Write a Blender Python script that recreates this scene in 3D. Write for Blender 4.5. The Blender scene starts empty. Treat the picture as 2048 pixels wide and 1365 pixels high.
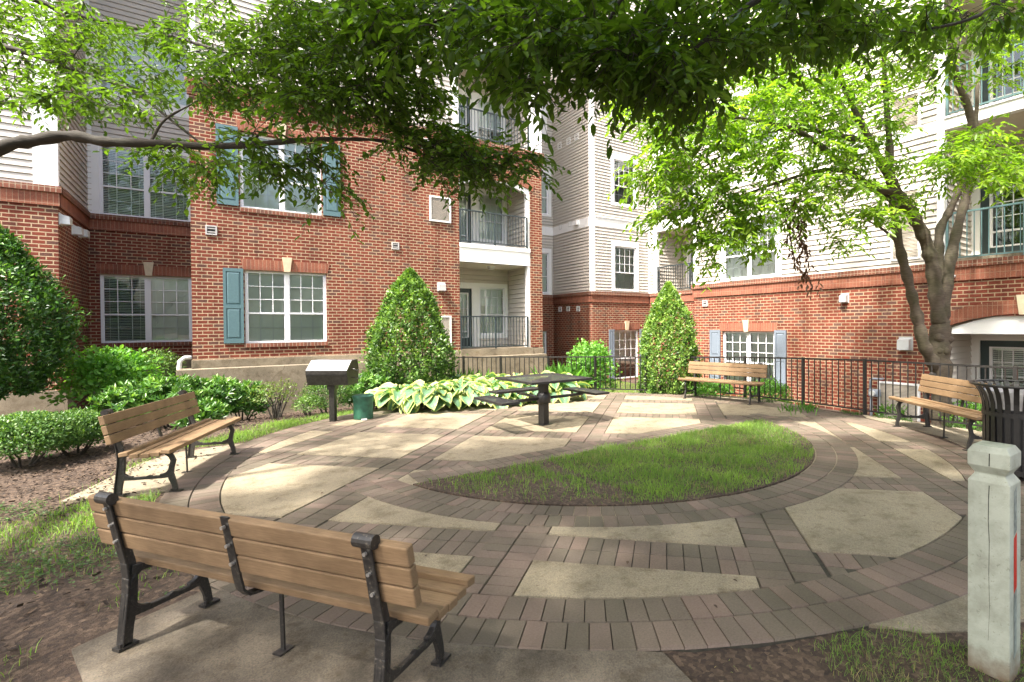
import bpy, math, random
import numpy as np
from mathutils import Vector, Matrix
random.seed(7); rng = np.random.default_rng(11)
sc = bpy.context.scene
COL = sc.collection
V = Vector
# ------------------------------------------------------------------ camera
YAW, PITCH, ROLL, FPX, CY, CX = 0.6162663, 0.0107913, -0.0072788, 1015.98, 662.63, 1157.6
H = 1.6
def cam_axes():
    c, s, cp, sp = math.cos(YAW), math.sin(YAW), math.cos(PITCH), math.sin(PITCH)
    f = V((s*cp, c*cp, -sp)); r = V((c, -s, 0)); u = r.cross(f)
    return math.cos(ROLL)*r+math.sin(ROLL)*u, -math.sin(ROLL)*r+math.cos(ROLL)*u, f
CR, CU, CF = cam_axes()
C0 = V((0, 0, H))
def ray(x, y): return CF+CR*((x-CX)/FPX)-CU*((y-CY)/FPX)
def pz(x, y, z=0.0):
    d = ray(x, y); return C0+d*((z-H)/d.z)
def pd(x, y, dist):
    d = ray(x, y); return C0+d*dist
def proj(w):
    v = V(w)-C0; k = v.dot(CF); return CX+FPX*v.dot(CR)/k, CY-FPX*v.dot(CU)/k, k
cd = bpy.data.cameras.new('camera'); cam = bpy.data.objects.new('camera', cd); COL.objects.link(cam)
cam.matrix_world = Matrix(((CR.x, CU.x, -CF.x, 0), (CR.y, CU.y, -CF.y, 0), (CR.z, CU.z, -CF.z, H), (0, 0, 0, 1)))
cd.sensor_width = 36; cd.lens = FPX/2048*36
cd.shift_x = -(CX-1024)/2048; cd.shift_y = (CY-682.5)/2048
cd.clip_start = 0.05; cd.clip_end = 500
sc.camera = cam
# ------------------------------------------------------------------ light
SUN_EL = math.radians(58); SUN_DIR = V((-0.95, -0.28, 0)).normalized()   # towards the sun (horizontal)
sun_vec = V((SUN_DIR.x*math.cos(SUN_EL), SUN_DIR.y*math.cos(SUN_EL), math.sin(SUN_EL)))
ld = bpy.data.lights.new('sun', 'SUN'); ld.energy = 3.7; ld.angle = math.radians(2.2); ld.color = (1, .955, .88)
lo = bpy.data.objects.new('sun', ld); COL.objects.link(lo); lo.rotation_euler = sun_vec.to_track_quat('Z', 'Y').to_euler(); lo.location = (-10, -4, 20)
w = bpy.data.worlds.new("World"); sc.world = w; w.use_nodes = True
nt = w.node_tree; bg = nt.nodes['Background']
sky = nt.nodes.new('ShaderNodeTexSky'); sky.sky_type = 'NISHITA'; sky.sun_disc = False
sky.sun_elevation = SUN_EL; sky.sun_rotation = math.atan2(SUN_DIR.x, SUN_DIR.y); sky.air_density = 1.2; sky.dust_density = 6.0; sky.ozone_density = 1.0
nt.links.new(sky.outputs[0], bg.inputs[0]); bg.inputs[1].default_value = 0.15
sc.view_settings.view_transform = 'Standard'; sc.view_settings.look = 'None'; sc.view_settings.gamma = 1
sc.view_settings.exposure = 1.9
sc.cycles.max_bounces = 8; sc.cycles.diffuse_bounces = 4; sc.cycles.transparent_max_bounces = 12; sc.cycles.sample_clamp_indirect = 6
# ------------------------------------------------------------------ materials
class NT:
    def __init__(s, name):
        s.m = bpy.data.materials.new(name); s.m.use_nodes = True; s.t = s.m.node_tree; s.b = s.t.nodes['Principled BSDF']; s.out = s.t.nodes['Material Output']
    def n(s, typ, **kw):
        x = s.t.nodes.new(typ)
        for k, v in kw.items():
            if k.startswith('i_'): x.inputs[k[2:].replace('_', ' ')].default_value = v
            else: setattr(x, k, v)
        return x
    def l(s, a, b): s.t.links.new(a, b)
    def coord(s, kind='Object', scale=None):
        c = s.n('ShaderNodeTexCoord'); o = c.outputs[kind]
        if scale:
            mp = s.n('ShaderNodeMapping'); mp.inputs['Scale'].default_value = scale; s.l(o, mp.inputs[0]); o = mp.outputs[0]
        return o
    def noise(s, co, scale, detail=4, rough=.55):
        x = s.n('ShaderNodeTexNoise'); x.inputs['Scale'].default_value = scale; x.inputs['Detail'].default_value = detail; x.inputs['Roughness'].default_value = rough
        s.l(co, x.inputs['Vector']); return x
    def ramp(s, fac, stops):
        r = s.n('ShaderNodeValToRGB'); e = r.color_ramp.elements
        while len(e) < len(stops): e.new(.5)
        for i, (p, c) in enumerate(stops): e[i].position = p; e[i].color = (*c, 1) if len(c) == 3 else c
        s.l(fac, r.inputs[0]); return r.outputs[0]
    def mix(s, fac, a, b, mode='MIX'):
        x = s.n('ShaderNodeMix', data_type='RGBA', blend_type=mode)
        for k, v in ((0, fac), (6, a), (7, b)):
            if hasattr(v, 'links'): s.l(v, x.inputs[k])
            else: x.inputs[k].default_value = v if k == 0 else (*v, 1)
        return x.outputs[2]
    def bump(s, h, strength=.3, dist=.01):
        x = s.n('ShaderNodeBump'); x.inputs['Strength'].default_value = strength; x.inputs['Distance'].default_value = dist
        s.l(h, x.inputs['Height']); s.l(x.outputs[0], s.b.inputs['Normal']); return x
    def col(s, o): s.l(o, s.b.inputs['Base Color'])
def plain(name, c, rough=.6, metal=0, var=.12, nscale=6, bump=0, spec=.5):
    t = NT(name); co = t.coord(); n = t.noise(co, nscale)
    lo_ = tuple(x*(1-var) for x in c); hi = tuple(min(1, x*(1+var)) for x in c)
    t.col(t.ramp(n.outputs[0], [(.3, lo_), (.7, hi)])); t.b.inputs['Roughness'].default_value = rough; t.b.inputs['Metallic'].default_value = metal
    t.b.inputs['Specular IOR Level'].default_value = spec
    if bump: t.bump(t.noise(co, nscale*12).outputs[0], bump, .004)
    return t.m
def brick_mat(name, c1, c2, dark, mortar, bw, bh, msize, swap=False, offset=.5, darkamt=.55):
    t = NT(name); uv = t.coord('UV')
    if swap:
        mp = t.n('ShaderNodeMapping'); mp.inputs['Rotation'].default_value = (0, 0, math.radians(90)); t.l(uv, mp.inputs[0]); uv = mp.outputs[0]
    wob = t.noise(uv, 9, 2); sub = t.n('ShaderNodeVectorMath', operation='SCALE'); sub.inputs['Scale'].default_value = .007
    t.l(wob.outputs['Color'], sub.inputs[0]); add = t.n('ShaderNodeVectorMath', operation='ADD'); t.l(uv, add.inputs[0]); t.l(sub.outputs[0], add.inputs[1])
    def br(a, b_, m):
        x = t.n('ShaderNodeTexBrick', offset=offset, offset_frequency=2, squash=1); x.inputs['Scale'].default_value = 1
        x.inputs['Brick Width'].default_value = bw; x.inputs['Row Height'].default_value = bh; x.inputs['Mortar Size'].default_value = msize; x.inputs['Mortar Smooth'].default_value = .35
        for k, v in (('Color1', a), ('Color2', b_), ('Mortar', m)): x.inputs[k].default_value = (*v, 1)
        t.l(add.outputs[0], x.inputs['Vector']); return x
    b1 = br((0, 0, 0), (1, 1, 1), (.5, .5, .5))
    colr = t.ramp(b1.outputs['Color'], [(0, dark), (.13, dark), (.19, c2), (.5, c1), (1, tuple(x*1.12 for x in c1))])
    n2 = t.noise(uv, 40, 4); colr = t.mix(.35, colr, t.ramp(n2.outputs[0], [(.35, tuple(x*.55 for x in c1)), (.65, tuple(min(1, x*1.5) for x in c1))]))
    n3 = t.noise(uv, 1.1, 3); st = t.ramp(n3.outputs[0], [(.35, (.78, .76, .74)), (.65, (1, 1, 1))]); colr = t.mix(1, colr, st, 'MULTIPLY')
    mp2 = t.n('ShaderNodeMapping'); mp2.inputs['Scale'].default_value = (2.2, .3, 1); t.l(uv, mp2.inputs[0]); n5 = t.noise(mp2.outputs[0], 1.6, 5, .6); st2 = t.ramp(n5.outputs[0], [(.36, (.74, .72, .72)), (.5, (1, 1, 1)), (.72, (1.12, 1.10, 1.08))])
    mort = t.mix(.5, mortar, t.ramp(t.noise(uv, 14).outputs[0], [(.3, tuple(x*.6 for x in mortar)), (.7, tuple(min(1, x*1.25) for x in mortar))]))
    t.col(t.mix(1, t.mix(b1.outputs['Fac'], colr, mort), st2, 'MULTIPLY')); t.b.inputs['Roughness'].default_value = .9; t.b.inputs['Specular IOR Level'].default_value = .25
    inv = t.n('ShaderNodeMath', operation='MULTIPLY_ADD'); inv.inputs[1].default_value = -1; inv.inputs[2].default_value = 1; t.l(b1.outputs['Fac'], inv.inputs[0])
    ad = t.n('ShaderNodeMath', operation='MULTIPLY_ADD'); t.l(n2.outputs[0], ad.inputs[0]); ad.inputs[1].default_value = .35; t.l(inv.outputs[0], ad.inputs[2])
    t.bump(ad.outputs[0], .7, .008)
    return t.m
M = {}
MORT = (.40, .295, .19)
M['brick'] = brick_mat('brick', (.185, .046, .028), (.135, .034, .023), (.095, .066, .055), MORT, .203, .0813, .0115)
M['brick_r'] = brick_mat('brick_right', (.195, .050, .031), (.145, .038, .026), (.11, .08, .068), MORT, .21, .0813, .011)
M['soldier'] = brick_mat('soldier_brick', (.30, .115, .072), (.25, .09, .058), (.21, .085, .06), (.36, .23, .155), .26, .0813, .005, True, 0)
M['rowlock'] = brick_mat('rowlock_brick', (.22, .085, .055), (.17, .07, .05), (.13, .08, .065), (.34, .25, .18), .14, .0813, .008, True, 0)
M['siding'] = plain('siding', (.56, .52, .465), .55, 0, .03, 1.5)
M['trim'] = plain('white_trim', (.84, .84, .83), .5, 0, .03, 2)
M['vinyl'] = plain('window_vinyl', (.80, .80, .82), .4, 0, .02, 2)
M['ceil'] = plain('balcony_ceiling', (.62, .57, .47), .8, 0, .04, 3)
M['shut'] = plain('teal_shutter', (.085, .155, .172), .5, 0, .08, 25, .1)
M['shut2'] = plain('grey_shutter', (.17, .205, .25), .5, 0, .06, 25, .1)
M['rail'] = plain('railing_paint', (.028, .042, .048), .45)
M['railteal'] = plain('railing_teal', (.085, .155, .16), .45)
M['dark'] = plain('interior_dark', (.03, .03, .032), .9)
M['door'] = plain('door_dark', (.03, .05, .055), .4)
M['blind'] = plain('blind_slat', (.90, .92, .88), .6, 0, .03)
M['stone'] = plain('keystone', (.62, .52, .36), .85, 0, .1, 12, .3)
M['grille'] = plain('grille_tan', (.52, .46, .38), .6, 0, .05)
M['metal'] = plain('hood_metal', (.55, .56, .57), .35, .6, .08)
M['ventgrey'] = plain('vent_grey', (.45, .43, .42), .55)
M['pipe'] = plain('white_pipe', (.65, .66, .66), .5)
M['meter'] = plain('meter_grey', (.30, .34, .40), .5, .3)
def glass_mat():
    t = NT('window_glass'); t.t.nodes.remove(t.b)
    g = t.n('ShaderNodeBsdfGlossy'); g.inputs['Roughness'].default_value = .02; g.inputs['Color'].default_value = (.85, .9, .9, 1)
    tr = t.n('ShaderNodeBsdfTransparent'); tr.inputs['Color'].default_value = (.95, .99, .97, 1)
    lw = t.n('ShaderNodeFresnel'); lw.inputs['IOR'].default_value = 1.7
    nz = t.noise(t.coord(), 1.4, 2); bp = t.n('ShaderNodeBump'); bp.inputs['Strength'].default_value = .12; bp.inputs['Distance'].default_value = .05; t.l(nz.outputs[0], bp.inputs['Height']); t.l(bp.outputs[0], g.inputs['Normal'])
    a = t.n('ShaderNodeMath', operation='MULTIPLY_ADD'); a.inputs[1].default_value = 1.15; a.inputs[2].default_value = .02; a.use_clamp = True; t.l(lw.outputs[0], a.inputs[0])
    m = t.n('ShaderNodeMixShader'); t.l(a.outputs[0], m.inputs[0]); t.l(tr.outputs[0], m.inputs[1]); t.l(g.outputs[0], m.inputs[2]); t.l(m.outputs[0], t.out.inputs[0])
    return t.m
M['glass'] = glass_mat()
def conc(name, c, stain=.5, sc_=1.2, spots=True):
    t = NT(name); co = t.coord(); n1 = t.noise(co, sc_, 5, .6); n2 = t.noise(co, 120, 3, .7); n3 = t.noise(co, 5, 6, .7)
    a = t.ramp(n1.outputs[0], [(.3, tuple(x*(1-stain*.55) for x in c)), (.62, c)])
    a = t.mix(.45, a, t.mix(1, a, t.ramp(n2.outputs[0], [(.3, (.55, .52, .5)), (.7, (1.0, 1.0, 1.0))]), 'MULTIPLY'))
    a = t.mix(1, a, t.ramp(n3.outputs[0], [(.33, (.66, .63, .58)), (.5, (1, 1, 1))]), 'MULTIPLY')
    vo = t.n('ShaderNodeTexVoronoi'); vo.inputs['Scale'].default_value = 160; t.l(co, vo.inputs['Vector'])
    a = t.mix(.5, a, t.mix(1, a, t.ramp(vo.outputs['Color'], [(.1, (.55, .55, .58)), (.5, (1, 1, 1)), (.95, (1.45, 1.4, 1.3))]), 'MULTIPLY'))
    wv = t.noise(co, .9, 3, .5); cr = t.n('ShaderNodeTexVoronoi', feature='DISTANCE_TO_EDGE'); cr.inputs['Scale'].default_value = .55; ofs = t.n('ShaderNodeVectorMath', operation='ADD'); t.l(co, ofs.inputs[0]); t.l(wv.outputs['Color'], ofs.inputs[1]); t.l(ofs.outputs[0], cr.inputs['Vector'])
    
    if name == 'foundation_concrete': a = t.mix(1, a, t.ramp(cr.outputs['Distance'], [(.0, (.5, .48, .45)), (.004, (1, 1, 1))]), 'MULTIPLY')
    n4 = t.noise(co, 22, 5, .75); a = t.mix(1, a, t.ramp(n4.outputs[0], [(.30, (.62, .58, .54)), (.42, (1, 1, 1))]), 'MULTIPLY')
    t.col(a); t.b.inputs['Roughness'].default_value = .9; t.b.inputs['Specular IOR Level'].default_value = .3; t.bump(n2.outputs[0], .35, .004); return t.m
M['tan'] = conc('tan_concrete', (.315, .268, .186), .5)
M['pad'] = conc('pad_concrete', (.29, .25, .18), .5)
M['pad_dirty'] = conc('pad_dirty_concrete', (.20, .168, .128), 1.1, 2.6)
M['foundation'] = conc('foundation_concrete', (.30, .255, .185), .9, 1.1)
def attr_mat(name, stops, rough=.8, bump=.25, nscale=90, attr='var'):
    t = NT(name); a = t.n('ShaderNodeAttribute', attribute_name=attr); co = t.coord(); n = t.noise(co, nscale, 4, .65); n2 = t.noise(co, 1.0, 4)
    c = t.ramp(a.outputs['Fac'], stops); c = t.mix(1, c, t.ramp(n.outputs[0], [(.3, (.72, .7, .68)), (.7, (1, 1, 1))]), 'MULTIPLY')
    c = t.mix(1, c, t.ramp(n2.outputs[0], [(.35, (.72, .74, .70)), (.6, (1, 1, 1))]), 'MULTIPLY')
    t.col(c); t.b.inputs['Roughness'].default_value = rough; t.b.inputs['Specular IOR Level'].default_value = .3; t.bump(n.outputs[0], bump, .003); return t.m
M['paver'] = attr_mat('paver', [(0, (.140, .118, .088)), (.35, (.165, .134, .102)), (.7, (.187, .145, .115)), (1, (.225, .163, .130))])
def wood_mat():
    t = NT('bench_wood'); co = t.coord('Object', (3, 45, 45)); n = t.noise(co, 4, 6, .7); co2 = t.coord(); n2 = t.noise(co2, 4, 3)
    c = t.ramp(n.outputs[0], [(.25, (.155, .095, .048)), (.5, (.225, .142, .073)), (.8, (.30, .20, .11))])
    c = t.mix(1, c, t.ramp(n2.outputs[0], [(.35, (.72, .70, .66)), (.6, (1, 1, 1))]), 'MULTIPLY')
    t.col(c); t.b.inputs['Roughness'].default_value = .75; t.bump(n.outputs[0], .25, .003); return t.m
M['wood'] = wood_mat()
def iron_mat():
    t = NT('cast_iron'); co = t.coord(); n = t.noise(co, 60, 3, .7)
    t.col(t.ramp(n.outputs[0], [(.3, (.012, .011, .011)), (.6, (.03, .027, .024)), (.72, (.12, .10, .075))])); t.b.inputs['Roughness'].default_value = .42; t.bump(n.outputs[0], .15, .003); return t.m
M['iron'] = iron_mat()
M['fence'] = plain('fence_black', (.022, .020, .019), .4, 0, .3, 30)
M['bolt'] = plain('bolt', (.5, .48, .45), .35, .8)
M['bbq'] = plain('grill_steel', (.035, .033, .03), .38, .5, .4, 20)
M['green'] = plain('green_enamel', (.022, .105, .065), .5, 0, .35, 14)
M['plasticblk'] = plain('black_liner', (.02, .02, .024), .35)
M['perf'] = None
def perf_mat():
    t = NT('perforated_metal'); uv = t.coord('UV'); v = t.n('ShaderNodeTexVoronoi', feature='F1', distance='EUCLIDEAN'); v.inputs['Scale'].default_value = 34; v.inputs['Randomness'].default_value = 0
    t.l(uv, v.inputs['Vector']); lt = t.n('ShaderNodeMath', operation='LESS_THAN'); lt.inputs[1].default_value = .33; t.l(v.outputs['Distance'], lt.inputs[0])
    t.b.inputs['Base Color'].default_value = (.035, .034, .036, 1); t.b.inputs['Roughness'].default_value = .38
    tr = t.n('ShaderNodeBsdfTransparent'); mx = t.n('ShaderNodeMixShader'); t.l(lt.outputs[0], mx.inputs[0]); t.l(t.b.outputs[0], mx.inputs[1]); t.l(tr.outputs[0], mx.inputs[2]); t.l(mx.outputs[0], t.out.inputs[0]); return t.m
M['perf'] = perf_mat()
def post_mat():
    t = NT('post_paint'); co = t.coord(); n = t.noise(co, 7, 5, .65); n2 = t.noise(co, 60, 4, .7)
    sep = t.n('ShaderNodeSeparateXYZ'); t.l(co, sep.inputs[0])
    c = t.ramp(n.outputs[0], [(.3, (.27, .28, .215)), (.6, (.43, .455, .37))]); c = t.mix(1, c, t.ramp(n2.outputs[0], [(.27, (.6, .6, .55)), (.4, (1, 1, 1))]), 'MULTIPLY')
    ad = t.n('ShaderNodeMath', operation='MULTIPLY_ADD'); t.l(n.outputs[0], ad.inputs[0]); ad.inputs[1].default_value = .25; t.l(sep.outputs[2], ad.inputs[2])
    c = t.mix(t.ramp(ad.outputs[0], [(.20, (1, 1, 1)), (.33, (0, 0, 0))]), c, (.17, .12, .075))
    t.col(c); t.b.inputs['Roughness'].default_value = .6; t.bump(n2.outputs[0], .3, .004); return t.m
M['post'] = post_mat()
M['crack'] = plain('crack_dark', (.03, .028, .025), .9)
M['red'] = plain('sticker_red', (.50, .03, .02), .4)
M['sticker'] = plain('sticker_worn', (.22, .25, .22), .5, 0, .4, 30)
M['stickerw'] = plain('sticker_white', (.75, .76, .74), .4)
def soil_mat():
    t = NT('soil'); co = t.coord(); n = t.noise(co, 1.6, 6, .62); n2 = t.noise(co, 45, 5, .7); n3 = t.noise(co, 14, 5, .6)
    vo = t.n('ShaderNodeTexVoronoi'); vo.inputs['Scale'].default_value = 38; t.l(co, vo.inputs['Vector'])
    c = t.ramp(n.outputs[0], [(.3, (.042, .029, .021)), (.55, (.080, .056, .038)), (.75, (.12, .088, .060))])
    c = t.mix(.6, c, t.ramp(vo.outputs['Color'], [(.15, (.035, .023, .017)), (.55, (.085, .056, .038)), (.93, (.22, .16, .11))]))
    c = t.mix(1, c, t.ramp(n2.outputs[0], [(.3, (.55, .5, .48)), (.65, (1.1, 1.05, 1))]), 'MULTIPLY')
    t.col(c); t.b.inputs['Roughness'].default_value = .95
    ad = t.n('ShaderNodeMath', operation='ADD'); t.l(n2.outputs[0], ad.inputs[0]); t.l(n3.outputs[0], ad.inputs[1]); t.bump(ad.outputs[0], .8, .025); return t.m
M['soil'] = soil_mat()
M['joint'] = plain('joint_sand', (.04, .035, .024), .95, 0, .4, 25)
def bark_mat(name, c):
    t = NT(name); co = t.coord('Object', (1, 1, 4.0)); n = t.noise(co, 12, 5, .65); co2 = t.coord(); n2 = t.noise(co2, 3, 4)
    a = t.ramp(n.outputs[0], [(.3, tuple(x*.55 for x in c)), (.6, c), (.8, tuple(min(1, x*1.35) for x in c))]); a = t.mix(1, a, t.ramp(n2.outputs[0], [(.35, (.75, .85, .65)), (.6, (1, 1, 1))]), 'MULTIPLY')
    t.col(a); t.b.inputs['Roughness'].default_value = .85; t.bump(n.outputs[0], .6, .012); return t.m
M['bark'] = bark_mat('bark_grey', (.115, .088, .064)); M['barkd'] = bark_mat('bark_dark', (.045, .036, .028))
def leaf_mat(name, stops, trans=.45, tcol=None, rough=.42, spec=.4):
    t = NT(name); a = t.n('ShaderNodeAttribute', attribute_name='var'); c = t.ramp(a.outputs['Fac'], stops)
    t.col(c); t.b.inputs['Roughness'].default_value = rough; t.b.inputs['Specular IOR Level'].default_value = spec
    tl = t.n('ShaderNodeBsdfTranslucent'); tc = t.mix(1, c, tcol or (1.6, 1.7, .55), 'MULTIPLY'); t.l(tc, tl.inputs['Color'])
    mx = t.n('ShaderNodeMixShader'); mx.inputs[0].default_value = trans; t.l(t.b.outputs[0], mx.inputs[1]); t.l(tl.outputs[0], mx.inputs[2]); t.l(mx.outputs[0], t.out.inputs[0]); return t.m
M['leaf_canopy'] = leaf_mat('leaf_canopy', [(0, (.042, .090, .012)), (.5, (.075, .14, .018)), (1, (.13, .22, .028))], .5)
M['leaf_bright'] = leaf_mat('leaf_bright', [(0, (.085, .17, .018)), (.5, (.16, .28, .028)), (1, (.33, .46, .06))], .55)
M['leaf_dead'] = leaf_mat('leaf_dead', [(0, (.07, .03, .018)), (1, (.13, .06, .035))], .2)
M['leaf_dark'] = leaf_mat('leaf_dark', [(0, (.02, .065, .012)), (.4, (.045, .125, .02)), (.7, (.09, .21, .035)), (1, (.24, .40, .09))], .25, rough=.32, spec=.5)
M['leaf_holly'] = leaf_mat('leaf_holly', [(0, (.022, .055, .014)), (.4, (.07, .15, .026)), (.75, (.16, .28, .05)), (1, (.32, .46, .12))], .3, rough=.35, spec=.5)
M['leaf_lime'] = leaf_mat('leaf_lime', [(0, (.06, .17, .025)), (.5, (.11, .27, .045)), (1, (.2, .4, .08))], .4)
M['leaf_box'] = leaf_mat('leaf_box', [(0, (.035, .09, .02)), (.5, (.075, .16, .035)), (1, (.2, .3, .1))], .3)
M['leaf_olive'] = leaf_mat('leaf_olive', [(0, (.06, .10, .025)), (.5, (.12, .17, .04)), (1, (.2, .24, .08))], .35)
M['grass'] = leaf_mat('grass_blade', [(0, (.34, .28, .14)), (.14, (.22, .25, .09)), (.3, (.10, .20, .035)), (.7, (.17, .29, .05)), (1, (.27, .40, .08))], .35, rough=.6)
M['weed'] = leaf_mat('weed_leaf', [(0, (.035, .07, .02)), (.6, (.06, .12, .032)), (1, (.11, .18, .05))], .3)
M['chip'] = attr_mat('wood_chip', [(0, (.03, .021, .016)), (.5, (.07, .046, .031)), (.85, (.13, .085, .055)), (1, (.36, .27, .17))])
def hosta_mat():
    t = NT('hosta_leaf'); uv = t.coord('UV'); sep = t.n('ShaderNodeSeparateXYZ'); t.l(uv, sep.inputs[0])
    n = t.noise(uv, 5, 3); ad = t.n('ShaderNodeMath', operation='MULTIPLY_ADD'); t.l(n.outputs[0], ad.inputs[0]); ad.inputs[1].default_value = .22; t.l(sep.outputs[0], ad.inputs[2])
    c = t.ramp(ad.outputs[0], [(.66, (.13, .25, .14)), (.80, (.22, .35, .12)), (.93, (.50, .56, .17)), (1, (.62, .64, .25))])
    wv = t.n('ShaderNodeTexWave', wave_type='BANDS', bands_direction='X'); wv.inputs['Scale'].default_value = 2.2; wv.inputs['Distortion'].default_value = 0
    cmb = t.n('ShaderNodeCombineXYZ'); t.l(sep.outputs[0], cmb.inputs[0]); t.l(cmb.outputs[0], wv.inputs['Vector'])
    t.col(c); t.b.inputs['Roughness'].default_value = .4; t.bump(wv.outputs['Fac'], .5, .006)
    tl = t.n('ShaderNodeBsdfTranslucent'); t.l(t.mix(1, c, (1.1, 1.3, .6), 'MULTIPLY'), tl.inputs['Color']); mx = t.n('ShaderNodeMixShader'); mx.inputs[0].default_value = .3
    t.l(t.b.outputs[0], mx.inputs[1]); t.l(tl.outputs[0], mx.inputs[2]); t.l(mx.outputs[0], t.out.inputs[0]); return t.m
M['hosta'] = hosta_mat()
# ------------------------------------------------------------------ mesh helpers
class MB:
    def __init__(s): s.v = []; s.f = []; s.uv = []; s.a = []
    def face(s, pts, uvs=None, a=.5):
        i = len(s.v); s.v += [tuple(p) for p in pts]; s.f.append(tuple(range(i, i+len(pts)))); s.uv.append(uvs or [(0, 0)]*len(pts)); s.a.append(a)
    def hexa(s, P, a=.5, uvs=None):   # P: 8 points, bottom 4 then top 4
        for q in ((3, 2, 1, 0), (4, 5, 6, 7), (0, 1, 5, 4), (1, 2, 6, 5), (2, 3, 7, 6), (3, 0, 4, 7)):
            pts = [P[k] for k in q]; s.face(pts, uvs(pts) if uvs else None, a)
    def box(s, c, d, rot=0.0, uvs=None):
        cx, cy, cz = c; a, b, h = d[0]/2, d[1]/2, d[2]/2; co, si = math.cos(rot), math.sin(rot)
        R = lambda x, y, z: (cx+x*co-y*si, cy+x*si+y*co, cz+z)
        s.hexa([R(-a, -b, -h), R(a, -b, -h), R(a, b, -h), R(-a, b, -h), R(-a, -b, h), R(a, -b, h), R(a, b, h), R(-a, b, h)], uvs=uvs)
    def bar(s, p, q, w, h, up=V((0, 0, 1))):     # square bar from p to q
        p, q = V(p), V(q); d = (q-p).normalized(); side = d.cross(up)
        side = side.normalized() if side.length > 1e-5 else V((1, 0, 0)); u = side.cross(d)
        P = []
        for e in (p, q): P += [e-side*w/2-u*h/2, e+side*w/2-u*h/2, e+side*w/2+u*h/2, e-side*w/2+u*h/2]
        s.hexa(P)
    def tube(s, pts, rad, n=8, cap=True):
        pts = [V(p) for p in pts]; m = len(pts); rad = rad if hasattr(rad, '__len__') else [rad]*m
        base = len(s.v); ref = V((0, 0, 1)); t0 = (pts[1]-pts[0]).normalized()
        if abs(t0.z) > .9: ref = V((1, 0, 0))
        nrm = t0.cross(ref).normalized()
        for i, p in enumerate(pts):
            t = (pts[min(i+1, m-1)]-pts[max(i-1, 0)]).normalized(); nrm = (nrm-t*nrm.dot(t)).normalized(); b = t.cross(nrm)
            for k in range(n):
                a = 2*math.pi*k/n; s.v.append(tuple(p+(nrm*math.cos(a)+b*math.sin(a))*rad[i]))
        for i in range(m-1):
            for k in range(n):
                k2 = (k+1) % n; s.f.append((base+i*n+k, base+i*n+k2, base+(i+1)*n+k2, base+(i+1)*n+k)); s.uv.append([(0, 0)]*4); s.a.append(.5)
        if cap:
            for e, r in ((0, range(n-1, -1, -1)), (m-1, range(n))): s.f.append(tuple(base+e*n+k for k in r)); s.uv.append([(0, 0)]*n); s.a.append(.5)
    def prism(s, poly, z0, z1, a=.5):
        n = len(poly); s.face([(x, y, z1) for x, y in poly], a=a)
        for i in range(n):
            p, q = poly[i], poly[(i+1) % n]; s.face([(*p, z0), (*q, z0), (*q, z1), (*p, z1)], a=a)
    def build(s, name, mat, parent=None, org=None, smooth=False, bevel=0):
        o = V(org) if org is not None else (V(parent['_o']) if parent is not None and '_o' in parent else V((0, 0, 0)))
        me = bpy.data.meshes.new(name); me.from_pydata([(x-o.x, y-o.y, z-o.z) for x, y, z in s.v], [], s.f)
        uvl = me.uv_layers.new(name='UVMap'); flat = [c for fu in s.uv for q in fu for c in q]; uvl.data.foreach_set('uv', flat)
        at = me.attributes.new('var', 'FLOAT', 'FACE'); at.data.foreach_set('value', s.a)
        me.materials.append(mat if not isinstance(mat, str) else M[mat])
        if smooth: me.polygons.foreach_set('use_smooth', [True]*len(me.polygons))
        me.update(); ob = bpy.data.objects.new(name, me); COL.objects.link(ob)
        if parent is not None: ob.parent = parent; ob['_o'] = tuple(o)
        else: ob.location = o; ob['_o'] = tuple(o)
        if bevel:
            bm_ = ob.modifiers.new('bevel', 'BEVEL'); bm_.width = bevel; bm_.segments = 2; bm_.limit_method = 'ANGLE'
            wl = ob.modifiers.new('weld', 'WELD'); wl.merge_threshold = .0002; ob.modifiers.move(1, 0)
        return ob
def tag(o, label=None, cat=None, group=None, kind=None):
    for k, v in (('label', label), ('category', cat), ('group', group), ('kind', kind)):
        if v: o[k] = v
    return o
def empty(name, loc, label, cat, group=None, rz=0):
    o = bpy.data.objects.new(name, None); COL.objects.link(o); o.location = loc; o.rotation_euler = (0, 0, rz); o['_o'] = tuple(loc); o.empty_display_size = .2
    return tag(o, label, cat, group)
def copy_tree(o, parent=None):
    c = o.copy(); COL.objects.link(c); c.parent = parent
    for ch in list(o.children): copy_tree(ch, c)
    return c
def fast_mesh(name, v, faces, mat, var, parent=None, uv=None, org=(0, 0, 0), smooth=False):
    """v (n,3), faces list of int arrays (m,k) """
    v = np.asarray(v, np.float32)-np.asarray(org, np.float32); me = bpy.data.meshes.new(name)
    loops = np.concatenate([f.reshape(-1) for f in faces]); tot = np.concatenate([np.full(len(f), f.shape[1]) for f in faces]); st = np.concatenate([[0], np.cumsum(tot)[:-1]])
    me.vertices.add(len(v)); me.vertices.foreach_set('co', v.reshape(-1)); me.loops.add(len(loops)); me.loops.foreach_set('vertex_index', loops.astype(np.int32))
    me.polygons.add(len(tot)); me.polygons.foreach_set('loop_start', st.astype(np.int32)); me.polygons.foreach_set('loop_total', tot.astype(np.int32))
    if smooth: me.polygons.foreach_set('use_smooth', np.ones(len(tot), bool))
    at = me.attributes.new('var', 'FLOAT', 'FACE'); at.data.foreach_set('value', np.asarray(var, np.float32))
    if uv is not None:
        l = me.uv_layers.new(name='UVMap'); l.data.foreach_set('uv', uv[loops].reshape(-1).astype(np.float32))
    me.materials.append(M[mat]); me.update(calc_edges=True); me.validate()
    ob = bpy.data.objects.new(name, me); COL.objects.link(ob)
    if parent is not None: ob.parent = parent
    else: ob.location = org
    return ob
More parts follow.
